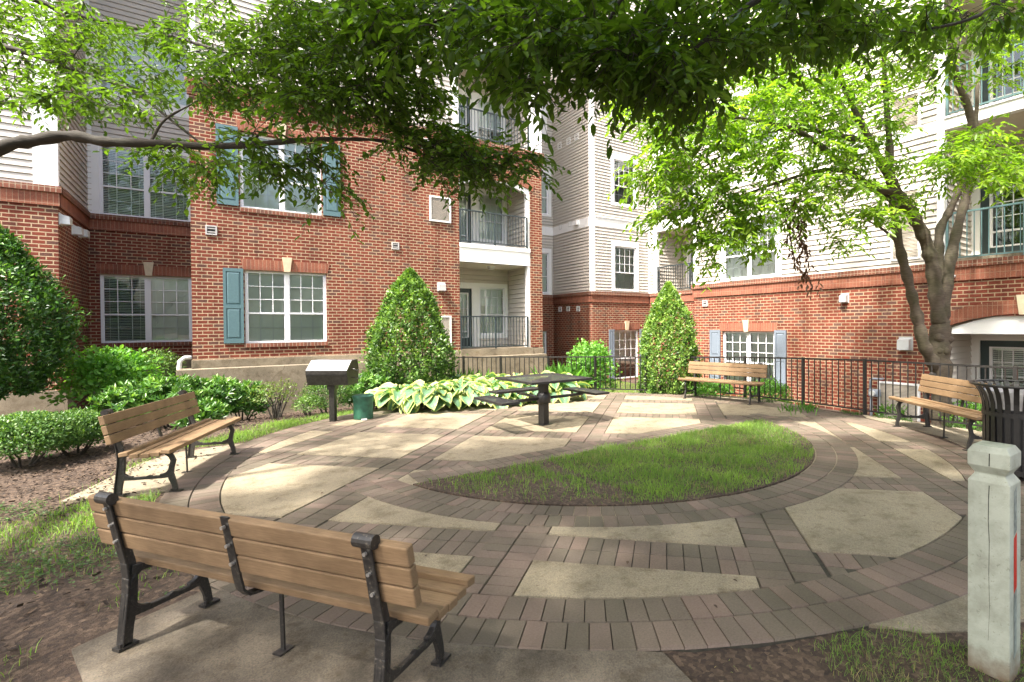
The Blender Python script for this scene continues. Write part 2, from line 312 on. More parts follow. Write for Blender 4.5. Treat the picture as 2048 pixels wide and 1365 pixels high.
# ------------------------------------------------------------------ ground height
PC = V((4.32, 5.85)); RO, RI = 4.80, 4.33
def sst(a, b, x):
    t = min(1, max(0, (x-a)/(b-a))); return t*t*(3-2*t)
def gz(x, y):
    z = 0.0
    z -= .45*sst(9.6, 14.2, y)
    e = (x-9.25); z = min(z, -.55*sst(0, 1.0, e)) if e > 0 else z
    r = math.hypot(x-PC.x, y-PC.y)
    if y > 8.5 and x > 5.2 and r > 4.9: z = min(z, -.45*sst(4.9, 6.0, r))
    if x > 9.2: z = min(z, -.55*sst(9.3, 10.2, x))
    return z-.006
exec_parts = []
# ------------------------------------------------------------------ ground
def build_ground():
    xs = np.concatenate([np.array([-80, -50, -30, -20, -14]), np.arange(-11, 15.01, .2), np.array([18, 24, 35, 55, 90])])
    ys = np.concatenate([np.array([-60, -35, -20, -10, -6]), np.arange(-3.6, 20.01, .2), np.array([24, 32, 50, 90])])
    v = []; nx, ny = len(xs), len(ys)
    from mathutils import noise as mn
    for y in ys:
        for x in xs:
            r = math.hypot(x-PC.x, y-PC.y); z = gz(x, y)
            bump_ = mn.noise(V((x*.9, y*.9, 0)))*.03+mn.noise(V((x*3, y*3, 5)))*.012
            k = sst(4.6, 5.6, r); z += (bump_-.008)*k
            if r < 4.75: z = -.03
            v.append((x, y, z))
    i = np.arange(nx*ny).reshape(ny, nx); f = np.stack([i[:-1, :-1], i[:-1, 1:], i[1:, 1:], i[1:, :-1]], -1).reshape(-1, 4)
    o = fast_mesh('ground', v, [f], 'soil', np.full(len(f), .5), smooth=True); tag(o, kind='structure')
build_ground()
# paving -----------------------------------------------------------
LC = V((4.42, 5.95)); LR = 2.98; LR2 = 3.43; FY0, FY1 = 5.12, 5.54
B1 = [(-7.10, -6.50), (-4.50, -3.91), (-1.86, -1.27), (.79, 1.42), (3.38, 4.02)]
B2 = [(4.71, 5.33), (7.43, 8.05), (9.93, 10.55), (12.42, 13.04), (14.80, 15.42)]
def clip(poly, a, b, c):      # keep a*x+b*y<=c
    out = []
    for i in range(len(poly)):
        p, q = poly[i], poly[(i+1) % len(poly)]; dp, dq = a*p[0]+b*p[1]-c, a*q[0]+b*q[1]-c
        if dp <= 0: out.append(p)
        if (dp < 0 < dq) or (dq < 0 < dp):
            t = dp/(dp-dq); out.append((p[0]+(q[0]-p[0])*t, p[1]+(q[1]-p[1])*t))
    return out
def clip_circle(poly, c, r, n=72):
    for k in range(n):
        a = 2*math.pi*k/n
        poly = clip(poly, math.cos(a), math.sin(a), c.x*math.cos(a)+c.y*math.sin(a)+r) if len(poly) > 2 else poly
    return poly
def in_lens(x, y, extra=0): return math.hypot(x-LC.x, y-LC.y) < LR+extra and y < FY0+extra
def build_paving():
    base = MB(); n = 96
    base.prism([(PC.x+(RO-.005)*math.cos(2*math.pi*k/n), PC.y+(RO-.005)*math.sin(2*math.pi*k/n)) for k in range(n)], -.12, -.004)
    o = base.build('paving_bed', 'joint'); tag(o, kind='structure')
    # concrete panels
    pm = MB(); J = .006
    e1 = [-12]+[x for b in B1 for x in b]+[12]; e2 = [-5]+[x for b in B2 for x in b]+[30]
    for i in range(0, len(e1), 2):
        for j in range(0, len(e2), 2):
            a0, a1, c0, c1 = e1[i]+J, e1[i+1]-J, e2[j]+J, e2[j+1]-J
            poly = [((a0+c0)/2, (c0-a0)/2), ((a1+c0)/2, (c0-a1)/2), ((a1+c1)/2, (c1-a1)/2), ((a0+c1)/2, (c1-a0)/2)]
            poly = clip_circle(poly, PC, RI-.008)
            if len(poly) < 3: continue
            cx = sum(p[0] for p in poly)/len(poly); cy = sum(p[1] for p in poly)/len(poly)
            if cy > FY1-.6 and any(p[1] > FY1 for p in poly) and math.hypot(cx-LC.x, cy-LC.y) < LR2+.3 and cy > 5.2: poly = clip(poly, 0, -1, -(FY1+.006))
            if len(poly) < 3 or (in_lens(cx, cy, .1) and all(in_lens(*p, .45) for p in poly)): continue
            q = [(cx+(x-cx)*.995, cy+(y-cy)*.995) for x, y in poly]
            pm.face([(x, y, .0105+.002*math.sin(cx*7)) for x, y in q]); m = len(q)
            for k in range(m):
                a, b = poly[k], poly[(k+1) % m]; pm.face([(*a, -.01), (*b, -.01), (*q[(k+1) % m], .0105+.002*math.sin(cx*7)), (*q[k], .0105+.002*math.sin(cx*7))])
    o = pm.build('concrete_panels', 'tan'); tag(o, kind='structure')
    # pavers
    pv = MB()
    def paver(quad, z):
        g = [V((*p, 0)) for p in quad]; c = sum(g, V())/4; a = random.random(); z += random.uniform(-.0015, .0015)
        inn = []
        for p in g:
            d = (c-p); inn.append(p+d.normalized()*.0085)
        out = [p+(c-p).normalized()*.0035 for p in g]
        pv.face([(p.x, p.y, z) for p in inn], a=a)
        for k in range(4): pv.face([(out[k].x, out[k].y, z-.012), (out[(k+1) % 4].x, out[(k+1) % 4].y, z-.012), (inn[(k+1) % 4].x, inn[(k+1) % 4].y, z), (inn[k].x, inn[k].y, z)], a=a)
    PW, RW = .1145, .234
    def ring(c, r0, r1, a0, a1, z):
        rm = (r0+r1)/2; n_ = int(rm*(a1-a0)/PW); off = random.random()*.02
        for k in range(n_):
            t0 = a0+(a1-a0)*k/n_; t1 = a0+(a1-a0)*(k+1)/n_
            yield [(c.x+r*math.cos(t), c.y+r*math.sin(t)) for r, t in ((r0, t0), (r0, t1), (r1, t1), (r1, t0))]
    for q in ring(PC, RI, RI+RW, 0, 2*math.pi, 0): paver(q, .010)
    for q in ring(PC, RI+RW, RO, 0, 2*math.pi, 0): paver(q, .010)
    for r0, r1 in ((LR, LR+.225), (LR+.225, LR2)):
        for q in ring(LC, r0, r1, math.pi-.12, 2*math.pi+.12, 0):
            cy = sum(p[1] for p in q)/4
            if cy < FY1-.02: paver(q, .017)
    for r0, r1 in ((FY0, FY0+.21), (FY0+.21, FY1)):
        x = LC.x-2.78
        while x < LC.x+2.78: paver([(x, r0), (x+PW, r0), (x+PW, r1), (x, r1)], .0155); x += PW
    for fam, bands in ((1, B1), (2, B2)):
        for lo_, hi in bands:
            wdt = (hi-lo_)/math.sqrt(2); ln = 13.0; mid = (lo_+hi)/2
            if fam == 1: org = V(((mid+10.2)/2, (10.2-mid)/2)); d = V((1, 1)).normalized(); nn = V((1, -1)).normalized()
            else: org = V((mid/2, mid/2)); d = V((1, -1)).normalized(); nn = V((1, 1)).normalized()
            nstep = int(ln/PW)
            for row in (0, 1):
                for k in range(-nstep//2, nstep//2):
                    s0 = k*PW; q = []
                    for s_, w_ in ((s0, row-1), (s0+PW, row-1), (s0+PW, row), (s0, row)):
                        p = org+d*s_+nn*(w_*wdt/2); q.append((p.x, p.y))
                    cx = sum(p[0] for p in q)/4; cy = sum(p[1] for p in q)/4; r = math.hypot(cx-PC.x, cy-PC.y)
                    if r > RI+.06 or in_lens(cx, cy, .02): continue
                    if FY0 < cy < FY1-.03 and abs(cx-LC.x) < 2.75: continue
                    if fam == 2 and any(a+.04 < cx-cy < b-.04 for a, b in B1): continue
                    paver(q, .007 if fam == 1 else .0045)
    o = pv.build('brick_pavers', 'paver'); tag(o, kind='structure')
    # soil of the half-moon bed
    lm = MB(); pts = [(LC.x+(LR-.01)*math.cos(a), LC.y+(LR-.01)*math.sin(a)) for a in np.linspace(math.pi+.285, 2*math.pi-.285, 60)]
    lm.prism(pts, -.02, .0245); o = lm.build('lawn_soil', 'soil'); tag(o, kind='structure')
build_paving()
def slab(name, pxs, z, mat, th=.08, world=None):
    b = MB(); pts = [tuple(pz(x, y, z)[:2]) for x, y in pxs] if world is None else world
    b.prism(pts, z-th, z); o = b.build(name, mat, bevel=0); tag(o, kind='structure'); return o
slab('bench_pad', None, .003, 'pad', world=[(-1.22, 6.62), (-.78, 7.95), (-.45, 8.35), (.33, 8.45), (-.1, 7.45), (-.42, 6.4)])
slab('bench_pad', None, .003, 'pad_dirty', world=[(-.62, 3.53), (-.07, 3.86), (.11, 3.6), (.45, 3.05), (.85, 2.62), (1.25, 2.18), (1.75, 1.78), (1.55, .7), (.6, .7), (-.1, 1.7)])
slab('bench_pad', None, .002, 'pad', world=[(9.05, 8.2), (9.55, 6.55), (9.2, 5.2), (8.6, 6.0), (8.3, 8.0)])
slab('bench_pad', None, .002, 'pad', world=[(9.2, 4.4), (9.15, 2.2), (8.6, 1.6), (7.5, 1.2), (7.2, 1.9), (8.3, 2.9), (8.95, 4.2)])
slab('path', None, .002, 'pad', world=[(2.72, 1.40), (2.96, 1.10), (3.25, .92), (4.0, .70), (5.6, .2), (6.4, 1.2), (4.8, 1.3), (3.7, 1.3)])
# ------------------------------------------------------------------ building helpers
class Frame:
    def __init__(s, o, u, n): s.o = V(o); s.u = V(u); s.n = V(n)
    def P(s, u, z, d=0): q = s.o+s.u*u+s.n*d; return (q.x, q.y, z)
    def hit(s, x, y, d=0):
        r = ray(x, y); pl = s.o+s.n*d; t = (pl-C0).dot(s.n)/r.dot(s.n); q = C0+r*t; return (q-s.o).dot(s.u), q.z
    def box(s, mb, u0, u1, z0, z1, d0, d1, uvf=True):
        P = [s.P(u0, z0, d1), s.P(u1, z0, d1), s.P(u1, z0, d0), s.P(u0, z0, d0), s.P(u0, z1, d1), s.P(u1, z1, d1), s.P(u1, z1, d0), s.P(u0, z1, d0)]
        def uvs(pts):
            r = []
            for p in pts:
                q = V(p)-s.o; r.append((q.dot(s.u)+q.dot(s.n), p[2]))
            zs = [p[2] for p in pts]
            if max(zs)-min(zs) < 1e-4: r = [((V(p)-s.o).dot(s.u), (V(p)-s.o).dot(s.n)+z1) for p in pts]
            return r
        mb.hexa(P, uvs=uvs)
def cells(u0, u1, z0, z1, ops):
    us = sorted({u0, u1, *[min(max(v, u0), u1) for o in ops for v in o[:2]]}); zs = sorted({z0, z1, *[min(max(v, z0), z1) for o in ops for v in o[2:4]]})
    for i in range(len(us)-1):
        run = None
        for j in range(len(zs)-1):
            um, zm = (us[i]+us[i+1])/2, (zs[j]+zs[j+1])/2
            hole = any(o[0] < um < o[1] and o[2] < zm < o[3] for o in ops)
            if hole:
                if run: yield run
                run = None
            else: run = (us[i], us[i+1], run[2] if run else zs[j], zs[j+1])
        if run: yield run
def brick_wall(mb, fr, u0, u1, z0, z1, ops=(), rev=.10, d=0):
    for a, b, c, e in cells(u0, u1, z0, z1, ops): mb.face([fr.P(a, c, d), fr.P(b, c, d), fr.P(b, e, d), fr.P(a, e, d)], [(a, c), (b, c), (b, e), (a, e)])
    for a, b, c, e in ops:
        c = max(c, z0); e2 = min(e, z1)
        if c >= e2: continue
        for (p, q) in (((a, c), (a, e2)), ((b, c), (b, e2)), ((a, c), (b, c)), ((a, e2), (b, e2))):
            if p == (a, e2) and e > z1: continue
            mb.face([fr.P(*p, d), fr.P(*q, d), fr.P(*q, d-rev), fr.P(*p, d-rev)], [(p[0]+p[1], p[1]), (q[0]+q[1], q[1]), (q[0]+q[1]+.1, q[1]), (p[0]+p[1]+.1, p[1])])
def siding_wall(mb, fr, u0, u1, z0, z1, ops=(), c=.135, d=0, proj_=.026):
    for a, b, lo_, hi in cells(u0, u1, z0, z1, ops):
        k = math.floor(lo_/c)
        while k*c < hi:
            s0, s1 = max(k*c, lo_), min((k+1)*c, hi)
            if s1-s0 > 1e-4:
                g_ = .014 if s1 == (k+1)*c else 0; t1 = s1-g_
                d0 = d+proj_*(1-(s0-k*c)/c); d1 = d+proj_*(1-(s1-k*c)/c)
                if t1 > s0: mb.face([fr.P(a, s0, d0), fr.P(b, s0, d0), fr.P(b, t1, d1), fr.P(a, t1, d1)])
                if g_: mb.face([fr.P(a, t1, d1), fr.P(b, t1, d1), fr.P(b, s1, d-.018), fr.P(a, s1, d-.018)])
                if s0 == k*c: mb.face([fr.P(a, s0, d-.018), fr.P(b, s0, d-.018), fr.P(b, s0, d0), fr.P(a, s0, d0)])
            k += 1
def window(fr, par, u0, u1, z0, z1, units=2, cols=3, rt=3, rb=2, split=.41, rec=.06, blind='full', fw=.05, tilt=74, label=None):
    g = MB(); mul = .085
    for a, b, c, e in ((u0, u0+fw, z0, z1), (u1-fw, u1, z0, z1), (u0+fw, u1-fw, z0, z0+fw), (u0+fw, u1-fw, z1-fw, z1)): fr.box(g, a, b, c, e, -rec-.07, -rec)
    iw = (u1-u0-2*fw-(units-1)*mul)/units; gr = MB(); gl = MB(); bl = MB()
    for k in range(units):
        a = u0+fw+k*(iw+mul); b = a+iw
        if k: fr.box(g, a-mul, a, z0+fw, z1-fw, -rec-.068, -rec+.004)
        c, e = z0+fw, z1-fw; m = c+(e-c)*split
        fr.box(g, a, b, m-.02, m+.02, -rec-.05, -rec-.006)
        for aa, bb in ((a, a+.022), (b-.022, b)): fr.box(g, aa, bb, c, m-.02, -rec-.05, -rec-.015); fr.box(g, aa, bb, m+.02, e, -rec-.045, -rec-.008)
        for (lo_, hi, rows, dd) in ((m+.02, e, rt, .030), (c, m-.02, rb, .040)):
            for i in range(1, cols): x = a+(b-a)*i/cols; fr.box(gr, x-.009, x+.009, lo_, hi, -rec-dd-.008, -rec-dd+.004)
            for i in range(1, rows): z = lo_+(hi-lo_)*i/rows; fr.box(gr, a+.022, b-.022, z-.009, z+.009, -rec-dd-.007, -rec-dd+.003)
        gl.face([fr.P(a, c, -rec-.034), fr.P(b, c, -rec-.034), fr.P(b, e, -rec-.034), fr.P(a, e, -rec-.034)])
        bt = blind if isinstance(blind, str) else blind[k]
        if bt != 'none':
            zb = c+.01 if bt == 'full' else m-.02 if bt == 'half' else c+(e-c)*.3
            if bt == 'curtain': zb = c+.01
            z = e-.04; fr.box(bl, a+.01, b-.01, e-.05, e, -rec-.13, -rec-.08); ti = math.radians(tilt if not isinstance(tilt, (list, tuple)) else tilt[k])
            if bt == 'curtain':
                n_ = 26
                for i in range(n_):
                    x0, x1 = a+(b-a)*i/n_, a+(b-a)*(i+1)/n_; d0, d1 = (-.12 if i % 2 else -.09), (-.09 if i % 2 else -.12)
                    bl.face([fr.P(x0, zb, -rec+d0), fr.P(x1, zb, -rec+d1), fr.P(x1, e, -rec+d1), fr.P(x0, e, -rec+d0)])
            else:
                while z > zb:
                    hd, hz = .026*math.cos(ti), .026*math.sin(ti)
                    bl.face([fr.P(a+.012, z-hz, -rec-.10+hd), fr.P(b-.012, z-hz, -rec-.10+hd), fr.P(b-.012, z+hz, -rec-.10-hd), fr.P(a+.012, z+hz, -rec-.10-hd)]); z -= .043
                for x in (a+.12, b-.12): fr.box(bl, x-.004, x+.004, zb, e, -rec-.072, -rec-.070)
                fr.box(bl, a+.012, b-.012, zb-.025, zb, -rec-.115, -rec-.085)
    o = g.build('window', 'vinyl', par)
    if label: o['label'] = label
    gr.build('muntin_grid', 'vinyl', o); gl.build('glass_pane', 'glass', o)
    if bl.f: bl.build('blind', 'blind', o)
    return o
def shutter(fr, par, u0, u1, z0, z1, mat='shut', d=.0):
    g = MB(); s = .055; zm = z0+(z1-z0)*.49
    fr.box(g, u0, u1, z0, z1, d+.005, d+.026)
    for a, b, c, e in ((u0, u0+s, z0, z1), (u1-s, u1, z0, z1), (u0+s, u1-s, z0, z0+.11), (u0+s, u1-s, z1-.08, z1), (u0+s, u1-s, zm-.045, zm+.045)): fr.box(g, a, b, c, e, d+.02, d+.042)
    for c, e in ((z0+.11, zm-.045), (zm+.045, z1-.08)):
        i = .028; a, b = u0+s+.012, u1-s-.012; c += .012; e -= .012
        P = [fr.P(a, c, d+.026), fr.P(b, c, d+.026), fr.P(b, e, d+.026), fr.P(a, e, d+.026), fr.P(a+i, c+i, d+.040), fr.P(b-i, c+i, d+.040), fr.P(b-i, e-i, d+.040), fr.P(a+i, e-i, d+.040)]
        g.face(P[4:])
        for k in range(4): g.face([P[k], P[(k+1) % 4], P[4+(k+1) % 4], P[4+k]])
    return g.build('shutter', mat, par)
def lintel(fr, par, u0, u1, z, h=.25, key=True, rise=.0, d=.0):
    g = MB(); n = 14; um = (u0+u1)/2
    for k in range(n):
        a, b = u0+(u1-u0)*k/n, u0+(u1-u0)*(k+1)/n
        ra = lambda t: rise*(1-(2*(t-um)/(u1-u0))**2)
        fl = .05
        def X(t, top): return t+(fl*2*(t-um)/(u1-u0) if top else 0)
        P = [fr.P(a, z+ra(a), d+.012), fr.P(b, z+ra(b), d+.012), fr.P(b, z+ra(b), d-.1), fr.P(a, z+ra(a), d-.1), fr.P(X(a, 1), z+h+ra(a), d+.012), fr.P(X(b, 1), z+h+ra(b), d+.012), fr.P(X(b, 1), z+h+ra(b), d-.1), fr.P(X(a, 1), z+h+ra(a), d-.1)]
        def uvs(pts):
            return [((V(p)-fr.o).dot(fr.u), (p[2]-z)*1.0+.01) for p in pts]
        g.hexa(P, uvs=uvs)
    o = g.build('brick_lintel', 'soldier', par)
    if key:
        kb = MB(); w0, w1 = .065, .105
        P = [fr.P(um-w0, z-.02+rise, d+.045), fr.P(um+w0, z-.02+rise, d+.045), fr.P(um+w0, z-.02+rise, d), fr.P(um-w0, z-.02+rise, d), fr.P(um-w1, z+h+.09+rise, d+.06), fr.P(um+w1, z+h+.09+rise, d+.06), fr.P(um+w1, z+h+.09+rise, d), fr.P(um-w1, z+h+.09+rise, d)]
        kb.hexa(P); kb.build('keystone', 'stone', o)
    return o
def band(fr, par, u0, u1, z, e0=0, e1=0, cap=.13, sol=.27, d=0):
    g = MB(); fr.box(g, u0-e0*.07, u1+e1*.07, z-cap, z, d-.05, d+.07); g.build('brick_cap', 'rowlock', par)
    g = MB(); fr.box(g, u0-e0*.035, u1+e1*.035, z-cap-sol, z-cap, d-.05, d+.035); g.build('soldier_course', 'soldier', par)
def vent(fr, par, u, z, s=.19, mat='ventgrey', rows=2):
    g = MB(); h = s/2; t = .03
    for a, b, c, e in ((u-h, u-h+t, z-h, z+h), (u+h-t, u+h, z-h, z+h), (u-h+t, u+h-t, z-h, z-h+t), (u-h+t, u+h-t, z+h-t, z+h)): fr.box(g, a, b, c, e, 0, .035)
    for k in range(rows): zz = z-h+t+(s-2*t)*(k+.5)/rows; fr.box(g, u-h+t, u+h-t, zz-.012, zz+.012, .006, .028)
    o = g.build('wall_vent', mat, par); b2 = MB(); fr.box(b2, u-h+t, u+h-t, z-h+t, z+h-t, .001, .005); b2.build('vent_backing', 'dark', o); return o
def hood(fr, par, u, z, w_=.2, h=.2, dep=.13, mat='ventgrey', slats=True):
    g = MB(); a, b = u-w_/2, u+w_/2
    g.hexa([fr.P(a, z-h/2, dep), fr.P(b, z-h/2, dep), fr.P(b, z-h/2, 0), fr.P(a, z-h/2, 0), fr.P(a, z+h*.32, dep*.95), fr.P(b, z+h*.32, dep*.95), fr.P(b, z+h/2, 0), fr.P(a, z+h/2, 0)])
    fr.box(g, a-.025, b+.025, z-h/2-.02, z+h/2+.03, 0, .012); o = g.build('exhaust_hood', mat, par)
    if slats:
        s = MB()
        for k in range(5): x = a+w_*(k+.5)/5; fr.box(s, x-.006, x+.006, z-h*.44, z+h*.25, dep*.97, dep*1.02)
        s.build('slats', 'grille', o)
    return o
def louvre(fr, par, u0, u1, z0, z1, mat='grille', d=0):
    g = MB(); t = .045
    for a, b, c, e in ((u0, u0+t, z0, z1), (u1-t, u1, z0, z1), (u0+t, u1-t, z0, z0+t), (u0+t, u1-t, z1-t, z1)): fr.box(g, a, b, c, e, d, d+.045)
    o = g.build('louvre_vent', 'trim' if mat == 'grille' else mat, par); s = MB(); z = z0+t+.015
    while z < z1-t:
        s.face([fr.P(u0+t, z, d+.034), fr.P(u1-t, z, d+.034), fr.P(u1-t, z+.022, d+.010), fr.P(u0+t, z+.022, d+.010)]); z += .030
    s.build('slats', 'grille', o); b2 = MB(); fr.box(b2, u0+t, u1-t, z0+t, z1-t, d+.001, d+.006); b2.build('vent_backing', 'dark', o); return o
def railing(fr, par, u0, u1, z0, h=1.02, d=.06, mat='rail', sp=.105, mid=True):
    g = MB(); fr.box(g, u0, u1, z0+h-.035, z0+h, d-.022, d+.022); fr.box(g, u0, u1, z0+.05, z0+.08, d-.014, d+.014)
    ps = [u0+.02, u1-.02]+([(u0+u1)/2] if mid else [])
    for x in ps: fr.box(g, x-.022, x+.022, z0, z0+h-.035, d-.021, d+.021)
    o = g.build('balcony_railing', mat, par); p = MB(); n = int((u1-u0)/sp)
    for k in range(1, n):
        x = u0+(u1-u0)*k/n
        if all(abs(x-q) > .04 for q in ps): fr.box(p, x-.0085, x+.0085, z0+.08, z0+h-.035, d-.0085, d+.0085)
    p.build('pickets', mat, o); return o
def tb(fr, P, *a):
    m = MB(); fr.box(m, *a); return m.build('trim_board', 'trim', P)
def casing(P, fr, u0, u1, z0, z1, w_=.11, d=.03, head=.16):
    mb = MB()
    fr.box(mb, u0-w_, u0, z0-w_*.7, z1+head, -.02, d); fr.box(mb, u1, u1+w_, z0-w_*.7, z1+head, -.02, d); fr.box(mb, u0, u1, z1, z1+head, -.02, d+.002); fr.box(mb, u0, u1, z0-w_*.7, z0, -.02, d+.002); mb.build('window_casing', 'trim', P)
def R4(fr, tl, br, d=0):
    a, t = fr.hit(*tl, d); b, e = fr.hit(*br, d); return a, b, e, t
ZT = 15.2
# ------------------------------------------------------------------ left apartment building
FY = 14.6
A1 = Frame((0, FY, 0), (1, 0, 0), (0, -1, 0))
BL = empty('apartment_building', (4, 16, -.45), 'red brick apartment block with teal shutters and stacked recessed balconies', 'building')
def left_building():
    P = BL; br = MB(); sd = MB()
    uL, uR, zC, zB = -.50, 8.86, 7.34, .87
    bu0, bu1 = 5.95, 8.40            # balcony opening
    zf1, zc1, zf2, zc2, zf3, zc3 = .90, 3.57, 4.14, 6.19, 7.36, 9.97
    lw = (.52, 2.30, 1.23, 2.99); uw = (.45, 2.21, 4.49, 6.30)
    ops = [lw, uw, (bu0, bu1, zf1, zc1), (bu0, bu1, zf2, zc2)]
    # brick incl. slab zone hole
    brick_wall(br, A1, uL, uR, zB, zC, ops+[(bu0, bu1, zc1, zf2)], .10)
    # side walls of the block
    SL = Frame((uL, FY, 0), (0, 1, 0), (-1, 0, 0)); brick_wall(br, SL, 0, 3.0, zB, zC)
    SR = Frame((uR, FY, 0), (0, 1, 0), (1, 0, 0)); brick_wall(br, SR, 0, 3.6, zB-1.5, zC)
    siding_wall(sd, SL, 0, 3.0, zC, ZT, d=-.05); siding_wall(sd, SR, 0, 3.6, zC, ZT, d=-.05)
    siding_wall(sd, A1, uL+.05, bu0-.16, zC, ZT, [], d=-.05)
    band(A1, P, uL, uR, zC, 1, 1); band(SR, P, 0, 3.5, zC)
    # upper trims, third and fourth floor balcony openings
    for a, b in ((bu0-.16, bu0), (bu1, bu1+.46)): tb(A1, P, a, b, zC, ZT, -.12, .02)
    tb(A1, P, bu0, bu1, zc3, zc3+.55, -.14, .03); tb(A1, P, bu0, bu1, zc3+.55, zc3+.68, -.14, .06)
    tb(A1, P, bu0, bu1, 12.4, ZT, -.14, .03)
    tb(A1, P, uL, uL+.14, zC, ZT, -.06, .0)
    # slab fascia between first and second floors
    tb(A1, P, bu0+.002, bu1-.002, zc1, zf2-.13, -.16, -.005); tb(A1, P, bu0+.002, bu1-.002, zf2-.13, zf2, -.16, .02)
    for z0, z1 in ((zf1, zc1), (zf2, zc2)): tb(A1, P, bu1-.09, bu1-.001, z0, z1, -.2, -.02)
    # arch of second floor balcony
    n = 16; ab = MB(); wt = MB(); um = (bu0+bu1)/2
    for k in range(n):
        a, b = bu0+(bu1-bu0)*k/n, bu0+(bu1-bu0)*(k+1)/n; f = lambda t: zc2-.32+.30*(1-(2*(t-um)/(bu1-bu0))**2)
        wt.hexa([A1.P(a, f(a), -.03), A1.P(b, f(b), -.03), A1.P(b, f(b), -.12), A1.P(a, f(a), -.12), A1.P(a, zc2, -.03), A1.P(b, zc2, -.03), A1.P(b, zc2, -.12), A1.P(a, zc2, -.12)])
    wt.build('arch_header', 'trim', P)
    lintel(A1, P, bu0-.12, bu1+.12, zc2-.16, .26, False, .26, .002)
    for w_, tl in ((lw, 76), (uw, 74)): window(A1, P, *w_, tilt=tl)
    lintel(A1, P, lw[0]-.03, lw[1]+.03, lw[3]+.02); lintel(A1, P, uw[0]-.03, uw[1]+.03, uw[3]+.02)
    for w_ in (lw, uw):
        s = MB(); A1.box(s, w_[0]-.01, w_[1]+.01, w_[2]-.10, w_[2], -.1, .035); s.build('window_sill', 'rowlock', P)
    shutter(A1, P, lw[0]-.43, lw[0]-.03, lw[2]+.01, lw[3]+.03)
    shutter(A1, P, uw[0]-.46, uw[0]-.03, uw[2]+.02, uw[3]+.08); shutter(A1, P, uw[1]+.03, uw[1]+.44, uw[2]+.02, uw[3]+.08)
    # balconies
    dep = 1.6; BK = Frame((0, FY+dep, 0), (1, 0, 0), (0, -1, 0)); bR = Frame((bu1, FY, 0), (0, 1, 0), (-1, 0, 0)); bLf = Frame((bu0, FY, 0), (0, 1, 0), (1, 0, 0))
    for i, (z0, z1) in enumerate(((zf1, zc1), (zf2, zc2+.05), (zf3, zc3), (10.65, 12.6))):
        zt = z1 if i != 1 else 6.75
        dr = (6.35, 7.02, z0+.02, z0+1.98); wn = (7.28, 8.28, z0+.42, z0+2.05)
        siding_wall(sd, BK, bu0, bu1+.25, z0, zt, [dr, wn], c=.16)
        siding_wall(sd, bR, .12, dep, z0, zt, c=.16, d=-.02); siding_wall(sd, bLf, .12, dep, z0, zt, c=.16, d=-.02)
        c = MB(); A1.box(c, bu0-.02, bu1+.3, zt, zt+.06, -dep-.02, -.10); c.build('balcony_ceiling', 'ceil', P)
        c = MB(); A1.box(c, bu0-.02, bu1+.3, z0-.12, z0-.001, -dep-.02, -.162 if i else 0); c.build('balcony_floor', 'foundation', P)
        c = MB(); ca = ((dr[0]-.45, dr[0], z0, dr[3]+.2), (dr[1], wn[0], z0, dr[3]+.2), (wn[1], wn[1]+.09, z0+.3, dr[3]+.2), (dr[0], dr[1], dr[3], dr[3]+.2), (wn[0], wn[1], wn[3], dr[3]+.2), (wn[0], wn[1], wn[2]-.14, wn[2]))
        for q in ca: BK.box(c, *q, -.02, .035)
        c.build('door_surround', 'trim', P)
        c = MB(); BK.box(c, dr[0], dr[0]+.10, dr[2], dr[3], -.08, -.03); BK.box(c, dr[1]-.10, dr[1], dr[2], dr[3], -.08, -.03); BK.box(c, dr[0]+.10, dr[1]-.10, dr[2], dr[2]+.3, -.08, -.03); BK.box(c, dr[0]+.10, dr[1]-.10, dr[3]-.14, dr[3], -.08, -.03)
        do = c.build('balcony_door', 'door', P); window(BK, do if False else P, dr[0]+.10, dr[1]-.10, dr[2]+.3, dr[3]-.14, units=1, cols=3, rt=5, rb=1, split=.12, rec=.035, fw=.03, tilt=70)
        window(BK, P, *wn, units=1, cols=4, rt=3, rb=2, rec=.02, blind='full' if i != 2 else 'half', tilt=70)
        lf = MB(); x = (bu0+bu1)/2+.15; A1.box(lf, x-.11, x+.11, zt-.03, zt, -.80, -.58); A1.box(lf, x-.08, x+.08, zt-.10, zt-.03, -.77, -.61); lf.build('ceiling_lamp', 'pipe', P)
        if i != 3: railing(A1, P, bu0+.01, bu1-(.02 if i == 2 else .1), z0, 1.02 if i != 2 else .92, .0 if i else .0)
    c = MB(); A1.box(c, bu0-.02, bu1+.02, zf1-.35, zf1-.001, -.16, .10); c.build('balcony_kerb', 'foundation', P)
    # vents
    louvre(A1, P, 5.04, 5.68, 4.68, 5.42); louvre(A1, P, 5.05, 5.66, 1.03, 1.92); louvre(A1, P, 5.03, 5.62, 7.75, 8.32, d=-.03)
    vent(A1, P, -.12, 3.88, .22); vent(A1, P, 4.06, 3.87, .20); hood(A1, P, 5.37, 2.77, .2, .22, slats=False); vent(A1, P, 5.36, 9.25, .26, 'trim'); hood(A1, P, 5.0, 6.9, .3, .3, .2, slats=False)
    # foundation ledge
    LF = Frame((0, FY-.36, 0), (1, 0, 0), (0, -1, 0)); f = MB(); A1.box(f, uL-.02, uR+.02, .68, zB, -.05, .03); LF.box(f, -.78, 8.80, -.9, .68, -.50, 0); f.build('foundation_wall', 'foundation', P, bevel=.01)
    # ---- recessed wing at left
    YW = 17.6; A2 = Frame((0, YW, 0), (1, 0, 0), (0, -1, 0)); uC, zW = -2.66, 4.52
    q = A2.hit(175, 427); uC = q[0]
    X0 = pz(106.6, 373.2, zW); YL = X0.y; A0 = Frame((0, YL, 0), (1, 0, 0), (0, -1, 0)); B0 = Frame((uC, YL, 0), (0, 1, 0), (1, 0, 0))
